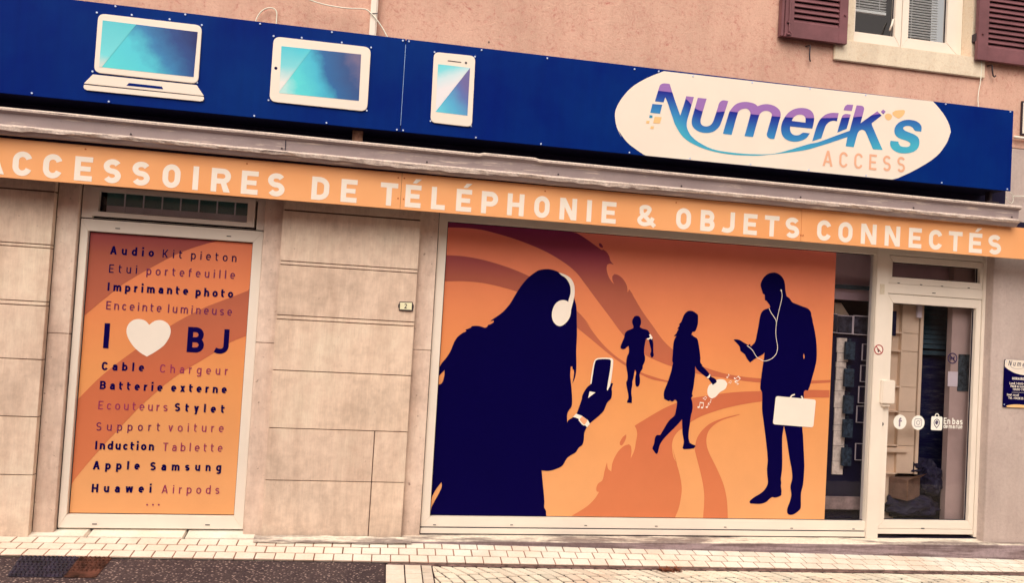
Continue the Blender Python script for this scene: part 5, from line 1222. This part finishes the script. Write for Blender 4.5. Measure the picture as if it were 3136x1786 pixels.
cable(c8([(2420, 600), (2445, 630), (2450, 690), (2435, 712), (2400, 690), (2380, 650)]), -.20, 'loop of thin cable under the right end of the sign', .003)
cd_ = MB(); a = XZ(*c4([(2462, 1340)])[0], -.03); cd_.tube([(a[0], -.03, a[1]), (a[0] + .6, -.03, a[1])], .013, 8); cd_.build('wall_conduit', M['frame'], label='white round conduit on the grey wall at the end of the sign', cat='pipe', smooth=True)
bs_ = thing('wall_sign', (XZ(3136, 360, -.06)[0] + .1, -.06, XZ(3136, 410, -.06)[1]), 'black rimmed pale sign on the wall past the end of the blue sign', 'sign')
xl, zt2 = XZ(*c4([(2540, 985)])[0], -.018); _, zb2 = XZ(*c4([(2536, 1318)])[0], -.018)
MB().box(xl, xl + .4, -.018, -.003, zb2, zt2).build('sign_rim', M['iron'], bs_, .002)
MB().box(xl + .012, xl + .386, -.0195, -.0175, zb2 + .014, zt2 - .014).build('sign_face', M['sign_white'], bs_)

# manhole cover and leaves on the ground
g = [on_road(*p) for p in ((62, 1706), (345, 1710), (292, 1773), (20, 1769))]
mh = thing('manhole_cover', tuple(sum((p for p in g), Vector()) / 4), 'dark studded iron manhole cover in the asphalt below the narrow window poster', 'manhole cover')
def gq(a, b, c, d, h): return [p + Vector((0, 0, h)) for p in (a, b, c, d)]
def onp(u, v, h=0): 
    p = (g[0] * (1 - u) + g[1] * u) * (1 - v) + (g[3] * (1 - u) + g[2] * u) * v; return Vector((p.x, p.y, z_road(p.x) + h))
M['mh'] = flat('worn_cast_iron', (.030, .022, .045), .6, .35, .4, 16); M['mh_r'] = flat('rusty_cast_iron', (.125, .048, .034), .8, .2, .45, 9)
for (u0, u1, mt, nu, rowsv) in ((0, .63, 'mh', 13, 8), (.64, 1.0, 'mh_r', 7, 6)):
    m = MB(); top = [onp(u0, 0, .004), onp(u1, 0, .004), onp(u1, 1, .004), onp(u0, 1, .004)]; m.add(top, [(0, 3, 2, 1)])
    for i in range(nu):
        for j in range(rowsv):
            u = u0 + (u1 - u0) * (i + .5 + .25 * (j % 2)) / (nu + .3); v = (j + .5) / 8; c = onp(u, v, .004)
            r0 = .012; k = 6; vs_ = [c + Vector((r0 * math.cos(6.283 * q_ / k), r0 * math.sin(6.283 * q_ / k), 0)) for q_ in range(k)] + [c + Vector((.6 * r0 * math.cos(6.283 * q_ / k), .6 * r0 * math.sin(6.283 * q_ / k), .011)) for q_ in range(k)]
            m.add(vs_, [(q_, (q_ + 1) % k, (q_ + 1) % k + k, q_ + k) for q_ in range(k)] + [tuple(range(k, 2 * k))], 0)
    m.build('cover_plate' if mt == 'mh' else 'rusty_cover_plate', M[mt], mh)
lp = on_road(1560 + 1550 / 3.196, 1336 + 1325 / 3.196)
m = MB(); rnd = random.Random(3)
for i in range(70):
    c = lp + Vector((rnd.gauss(0, .045), rnd.gauss(0, .02), rnd.uniform(.004, .02))); a = rnd.uniform(0, 6.28); L_ = rnd.uniform(.012, .03); wv = L_ * .45
    d1 = Vector((math.cos(a), math.sin(a), rnd.uniform(-.4, .6))) * L_; d2 = Vector((-math.sin(a), math.cos(a), rnd.uniform(-.5, .5))) * wv
    m.add([c - d1, c + d2, c + d1, c - d2], [(0, 1, 2, 3)])
m.build('dead_leaves', flat('dry_leaf', (.20, .07, .04), .8, .2, .3, 40), label='small clump of dry reddish brown leaves on the setts by the gutter', cat='leaves', recalc=True)
for px_, py_, n_ in ((1185, 1737, 5), (2540, 1745, 4)):
    pass

# ------------------------------------------------------------------ things inside the shop, seen through the glass
def ix(px, py, Y): return XZ(px, py, Y)
M['shelf'] = flat('white_shelf_board', T(214, 180, 142, .85), .5, .3, .05); M['dkboard'] = flat('dark_display_board', (.006, .005, .03), .6)
M['pack'] = flat('dark_teal_pack', (.03, .05, .075), .5, .3, .42, 30); M['case'] = flat('black_phone_case', (.007, .006, .03), .4, .4); M['label_'] = flat('pale_pack_edge', T(190, 170, 160, .7), .5)
M['photo'] = flat('dark_photo_print', (.035, .035, .05), .4, .3, .6, 22); M['card'] = flat('brown_cardboard', (.20, .12, .085), .9, .1, .2, 6); M['bag'] = flat('dark_plastic_bag', (.016, .014, .035), .6, .2, .3, 12)
# white display shelving just inside the door
Y_ = .24; xl, xr = ix(2716, 1200, Y_)[0], ix(2817, 1200, Y_)[0]
sh = thing('display_shelf', (xl, Y_, 0), 'white display shelf unit with narrow compartments just inside the glazed door', 'shelf')
m = MB(); m.box(xl, xr, Y_ + .04, Y_ + .06, .52, 2.05); m.build('back_panel', M['shelf'], sh)
for xx in (xl, (xl * .62 + xr * .38), xr - .02): MB().box(xx, xx + (.02 if xx == xl else .03 if xx > xr - .05 else .012), Y_, Y_ + .12, .5, 2.05).build('side_panel', M['shelf'], sh)
xs_ = xl * .62 + xr * .38; zz = [.5] + sorted(ix(2760, py, Y_)[1] for py in (1020, 1076, 1186, 1262, 1366)) + [2.05]
for z0_, z1_ in zip(zz, zz[1:]):
    MB().box(xs_ + .014, xr - .032, Y_ + .006, Y_ + .02, z0_ + .002, z1_ - .002).build('front_panel', M['shelf'], sh, .0015)
    MB().box(xl + .02, xs_ - .002, Y_ + .001, Y_ + .035, z0_ - .006, z0_ + .006).build('shelf_board', M['shelf'], sh)
Y_ = .22; a, b = ix(2708, 1362, Y_), ix(2780, 1388, Y_)
ct = MB(); ct.box(a[0], b[0], Y_, Y_ + .5, b[1], a[1] - .03); ct.box(a[0] + .0, ix(2744, 1400, Y_ + .05)[0], Y_ + .05, Y_ + .5, .02, b[1] - .002)
ct.build('counter', M['shelf'], label='low white counter block inside the door beneath the display shelf', cat='counter', bevel=.004)
Y_ = .9; a, b = ix(2726, 935, Y_), ix(2822, 1002, Y_)
m = MB(); m.box(a[0] - .1, b[0], Y_, Y_ + .05, b[1], a[1] + .1); m.build('wall_cabinet', flat('pale_cabinet', T(232, 200, 150, .6), .6), label='pale wall cabinet high behind the glazed door', cat='cabinet', bevel=.004)
# beige panel added inside the door to stand for the reflected house and street
Y_ = .20; a = ix(2908, 1200, Y_)[0]; b = ix(2984, 1200, Y_)[0]
MB().box(a, b + .25, Y_, Y_ + .06, .0, 2.45).build('reflected_house_panel', flat('beige_house_reflection', T(166, 136, 118, .75), .7), label='beige panel inside the glazed door, standing in for the reflected house opposite', cat='panel')
no_ = thing('no_dogs_notice', (ix(2916, 1098, Y_)[0], Y_, ix(2916, 1098, Y_)[1]), 'dark ringed no dogs notice on the beige panel inside the door', 'notice')
x, z = ix(2917, 1098, Y_ - .003); m = MB(); ring(m, x, z, .045, .009, Y_ - .003); add_strip(m, [(x - .03, z + .03), (x + .03, z - .03)], .008, Y_ - .0035); m.build('ring', M['st_dark'], no_)
m = MB(); m.poly([(x - .022, z - .018), (x - .014, z - .018), (x - .012, z - .004), (x + .008, z - .004), (x + .010, z - .018), (x + .018, z - .018), (x + .018, z + .006), (x + .024, z + .014), (x + .012, z + .018), (x + .006, z + .006), (x - .022, z + .006)], Y_ - .0045); m.build('dog_shape', M['st_dark'], no_)
a, b = ix(2903, 1138, Y_), ix(2931, 1185, Y_)
MB().box(a[0], b[0], Y_ - .004, Y_ - .001, b[1], a[1]).build('paper_notice', M['label_'], label='small pale paper notice under the no dogs notice', cat='notice')
a, b = ix(2935, 1085, Y_), ix(2968, 1200, Y_)
MB().box(a[0], b[0], Y_ - .006, Y_ - .001, b[1], a[1]).build('poster_print', flat('teal_print', (.045, .06, .07), .4, .3, .6, 25), label='dark teal printed notice on the beige panel inside the door', cat='notice')
# louvred dark panel added to stand for the reflected shutter opposite
Y_ = .42; a, b = ix(2822, 945, Y_), ix(2912, 1078, Y_)
scr_m = Mat('street_reflection_streaks', .7, .1); scr_n = scr_m.noise(1.0, 6, .7, scr_m.mapped((7, 7, 42)))
scr_m.color(scr_m.ramp(scr_n, [(.42, (.006, .006, .045)), (.58, (.022, .028, .065)), (.70, (.13, .10, .12))]))
lv = thing('reflected_shutter', (a[0], Y_, b[1]), 'dark teal louvred panel inside the door, standing in for the reflected shutter opposite', 'screen')
M['teal_d'] = flat('dark_teal_paint', (.055, .105, .135), .6, .2, .2, 6)
m = MB(); m.box(a[0], a[0] + .03, Y_, Y_ + .04, b[1], a[1] + .1); m.box(b[0] - .03, b[0], Y_, Y_ + .04, b[1], a[1] + .1); m.box(a[0], b[0], Y_ + .001, Y_ + .039, b[1] - .04, b[1]); m.build('screen_frame', M['teal_d'], lv)
m = MB(); z = b[1] + .02
while z < a[1] + .1: m.add([(a[0] + .03, Y_ + .004, z), (b[0] - .03, Y_ + .004, z), (b[0] - .03, Y_ + .020, z + .043), (a[0] + .03, Y_ + .020, z + .043)], [(0, 1, 2, 3)]); z += .045
m.build('louvre', M['teal_d'], lv)
MB().box(a[0] - .06, b[0] + .08, Y_ + .05, Y_ + .07, .02, b[1] - .045).build('reflected_street_panel', scr_m.m, lv)  # streaked panel painted as the reflection of the street
# boxes and bags heaped on the floor behind the door
rnd = random.Random(11)
def crate(px0, py0, px1, py1, Y, dep, rot, label, mat='card'):
    a, b = ix(px0, py0, Y), ix(px1, py1, Y); cx_, wd, ht_ = (a[0] + b[0]) / 2, b[0] - a[0], a[1] - b[1]
    o = thing('cardboard_box', (cx_, Y + dep / 2, b[1]), label, 'box'); o.rotation_euler = (0, rnd.uniform(-.12, .12), rot)
    def pt(mb, nm, mt, bv=.003):
        me = mb.build(nm, M[mt], None, bv); me.parent = o; return me
    m = MB(); m.box(-wd / 2, wd / 2, -dep / 2, dep / 2, 0, ht_); pt(m, 'box_body', mat)
    m = MB(); m.add([(-wd / 2, -dep / 2, ht_), (wd / 2, -dep / 2, ht_), (wd / 2, -dep / 2 - .06, ht_ + .05), (-wd / 2, -dep / 2 - .05, ht_ + .045)], [(0, 1, 2, 3)]); pt(m, 'box_flap', mat, 0)
    return o
def bag(px_, py, Y, sx, sz, seed, label):
    c = ix(px_, py, Y); bm = bmesh.new(); bmesh.ops.create_icosphere(bm, subdivisions=4, radius=1)
    for v in bm.verts:
        k = 1 + .28 * mnoise.noise(v.co * 2.1 + Vector((seed, 0, 0))) + .16 * mnoise.noise(v.co * 5.5 + Vector((0, seed, 0)))
        v.co = Vector((v.co.x * sx * k, v.co.y * .12 * k, max(-.7, v.co.z) * sz * k))
    me = bpy.data.meshes.new('plastic_bag'); bm.to_mesh(me); bm.free(); me.materials.append(M['bag'])
    o = bpy.data.objects.new('plastic_bag', me); COL.objects.link(o); o.location = (c[0], Y + .1, c[1]); props(o, label, 'bag')
crate(2752, 1468, 2826, 1532, .17, .16, .5, 'brown cardboard box tilted on the floor inside the door')
crate(2744, 1392, 2776, 1470, .42, .2, -.2, 'narrow brown cardboard box standing behind the tilted box')
bag(2806, 1432, .26, .17, .10, 1.3, 'crumpled dark plastic bag on top of the boxes behind the door')
bag(2862, 1478, .20, .12, .17, 5.1, 'crumpled dark plastic bag slumped beside the boxes near the beige panel')
bag(2806, 1560, .17, .27, .12, 8.4, 'dark plastic bag lying low on the floor at the foot of the door glass')
Y_ = .2; a, b = ix(2724, 952, Y_), ix(2744, 1030, Y_)
MB().box(a[0], b[0], Y_, Y_ + .035, b[1], a[1]).build('wall_monitor', M['case'], label='narrow dark monitor at the top edge of the display shelf', cat='monitor', bevel=.003)
a, b = ix(2811, 932, Y_), ix(2823, 974, Y_)
MB().box(a[0], b[0], Y_, Y_ + .02, b[1], a[1]).build('price_card', M['label_'], label='pale upright card at the top corner of the display shelf', cat='card')
x, z = ix(2704, 1508, .3); wv = thing('caster_wheel', (x, .3, z), 'small spoked wheel on the floor behind the door post', 'wheel')
m = MB(); m.tube([(x + .055 * math.cos(6.283 * k / 18), .3, z + .055 * math.sin(6.283 * k / 18)) for k in range(19)], .012, 6); m.build('tyre', M['case'], wv, smooth=True)
m = MB(); ring(m, x, z, .04, .007, .292)
for k in range(3): add_strip(m, [(x - .04 * math.cos(k * 1.047), z - .04 * math.sin(k * 1.047)), (x + .04 * math.cos(k * 1.047), z + .04 * math.sin(k * 1.047))], .005, .2915 - k * .0004)
m.build('spoke_rim', M['label_'], wv)
# display board behind the clear strip of the shop window
Y_ = .30
a, b = ix(2538, 1024, Y_), ix(2690, 1490, Y_)
db = thing('display_board', (a[0], Y_, b[1]), 'tall dark display board behind the clear strip of the shop window', 'display board')
s1_, s2_ = ix(2571, 1025, Y_)[0], ix(2604, 1025, Y_)[0]; zt_ = a[1]; zb_ = b[1]
MB().box(a[0] - .12, b[0], Y_ + .02, Y_ + .04, zb_ - .3, zt_).build('back_panel', M['dkboard'], db)
m = MB(); z = ix(2590, 1455, Y_)[1]
zz = z; rj = random.Random(5)
while zz < zt_ - .03:
    hh = rj.uniform(.05, .16); jj = rj.uniform(-.012, .014); m.box(s1_ - .012 + jj * .4, s2_ - .018 + jj, Y_ + .004 + abs(jj) * .3, Y_ + .018, zz, min(zt_ - .005, zz + hh - .004)); zz += hh
m.build('white_strip', flat('white_strip_card', T(236, 206, 176, .95), .5, .3, .15, 25), db)
pk0 = None; k = 0
for px_, py, hh in ((2603, 1047, .135), (2600, 1130, .16), (2598, 1212, .14), (2596, 1285, .13), (2592, 1372, .13)):
    x, z = ix(px_, py, Y_ - .03)
    if pk0 is None:
        m = MB(); m.box(-.045, .045, -.015, .012, -.16, 0); m.box(-.012, .012, -.004, .0, .0, .03); m.tube([(0, .05, .018), (0, -.02, .018)], .003, 6); pk0 = m.build('hanging_pouch', M['pack'], None, .006); o = pk0
    else: o = pk0.copy(); COL.objects.link(o)
    o.location = (x, Y_ - .03, z); k += 1
    props(o, 'dark pouch, %s of those hanging on the display board' % ('topmost', 'second from top', 'middle', 'second from bottom', 'lowest')[k - 1], 'pouch', 'pouches hung on the display board')
k = 0; bx0 = None
for px_, py in ((2655, 1080), (2650, 1145), (2644, 1210), (2638, 1270), (2634, 1385)):
    x, z = ix(px_, py, Y_ - .01); k += 1
    if bx0 is None:
        e = thing('boxed_case', (x, Y_ - .01, z), 'x', 'phone case', 'boxed cases on the display board')
        m = MB(); m.poly([(-.045, -.075), (.045, -.075), (.045, .075), (-.045, .075)], 0, .012, [[(-.041, -.071), (-.041, .071), (.041, .071), (.041, -.071)]]); fr = m.build('box_rim', M['label_'], None); fr.parent = e
        m = MB(); m.box(-.0405, .0405, .003, .011, -.0705, .0705); ca = m.build('case', M['case'], None, .004); ca.parent = e; bx0 = (e, fr, ca)
    else:
        e = bx0[0].copy(); COL.objects.link(e); e.location = (x, Y_ - .01, z)
        for c_ in bx0[1:]: d = c_.copy(); COL.objects.link(d); d.parent = e
    e['label'] = 'boxed black phone case, %s in the column on the display board' % ('topmost', 'second from top', 'middle one', 'second from bottom', 'lowest')[k - 1]
k = 0
for x0_, x1_, y0_, y1_ in ((2566, 2608, 967, 1022), (2616, 2664, 968, 1026), (2544, 2562, 962, 1018)):
    a, b = ix(x0_, y0_, Y_ - .01), ix(x1_, y1_, Y_ - .01); k += 1
    e = thing('framed_photo', (a[0], Y_ - .01, b[1]), ('dark photo print above the white strip of the display board', 'dark photo print beside the post, above the boxed cases', 'narrow dark photo print next to the orange poster')[k - 1], 'photo', 'photo prints over the display board')
    MB().box(a[0], b[0], Y_ - .012, Y_ - .006, b[1], a[1]).build('print', M['photo'], e)
    m = MB(); m.poly([(a[0] - .006, b[1] - .006), (b[0] + .006, b[1] - .006), (b[0] + .006, a[1] + .006), (a[0] - .006, a[1] + .006)], Y_ - .013, .008, [[(a[0], b[1]), (a[0], a[1]), (b[0], a[1]), (b[0], b[1])]]); m.build('photo_rim', M['label_'], e)
a, b, c = ix(2556, 927, .5), ix(2600, 966, .5), ix(2557, 966, .5); d = ix(2576, 928, .5)
MB().poly([c, b, d, a], .5, .03).build('lamp_shade_panel', M['shelf'], label='white slanted lamp shade above the photo prints', cat='lamp shade')
Y_ = .36; z = ix(2600, 885, Y_)[1]; x0_, x1_ = ix(2540, 885, Y_)[0], ix(2690, 890, Y_)[0]
MB().box(x0_ - .3, x1_, Y_, Y_ + .05, z, z + .035).build('ceiling_rail', M['teal_d'], label='dark teal rail across the shop ceiling behind the clear strip', cat='rail')
zc = ix(2600, 918, Y_)[1]
MB().box(x0_ - .3, x1_, Y_ + .06, Y_ + .09, zc, 2.62).build('reflected_wall_panel', flat('grey_wall_reflection', T(176, 146, 140, .48), .8), label='greyish panel behind the clear strip, standing in for a reflected wall', cat='panel')  # panel added to carry the wall reflection at the top of the strip
tb = MB().box(ix(2722, 830, .30)[0], ix(2996, 830, .30)[0], .30, .32, ix(2850, 872, .30)[1], 2.6).build('transom_reflection_board', flat('transom_reflection_grey', T(160, 130, 124, .5), .8), label='greyish board behind the door transom pane, standing in for its reflection', cat='board')  # board added to give the transom pane its pale reflection
a, b = ix(2500, 1524, .27), ix(2690, 1564, .27)
MB().box(a[0], b[0], .27, .62, b[1], a[1]).build('display_plinth', flat('grey_plinth', (.34, .25, .23), .8, .2, .2, 12), label='low grey plinth on the floor under the display board', cat='plinth', bevel=.003)

# ------------------------------------------------------------------ the house across the street (seen in the reflections)
oh = thing('opposite_house', (8, -9.6, -.5), 'beige rendered house across the street reflected in the shop glass', 'building')
m = MB(); yo = -9.6
m.box(-14, 11.7, yo - .3, yo, -.5, 5.6); m.box(12.75, 30, yo - .3, yo, -.5, 5.6); m.box(11.7, 12.75, yo - .3, yo, 3.3, 5.6); m.build('wall', plaster_mat('opposite_render', T(214, 172, 148, .8), T(180, 140, 122, .8), .4, .2), oh)
MB().box(11.6, 12.85, yo - .45, yo - .31, -.5, 3.4).build('doorway', M['navy'], oh)
m = MB(); z = 2.0; m.box(11.7, 12.75, yo - .12, yo - .06, 1.94, 2.0)
while z < 3.3: m.box(11.72, 12.73, yo - .11, yo - .07, z, z + .06); z += .09
m.build('shutter', flat('teal_shutter_paint', (.05, .10, .12), .6), oh)
MB().box(-14, 30, yo + .001, yo + .12, -.5, -.05).build('plinth', M['ledge'], oh)
MB().box(-14.3, 30.3, yo - 5, yo + .4, 5.6, 5.75).build('roof', flat('dark_roof_edge', (.08, .05, .045), .8), oh)
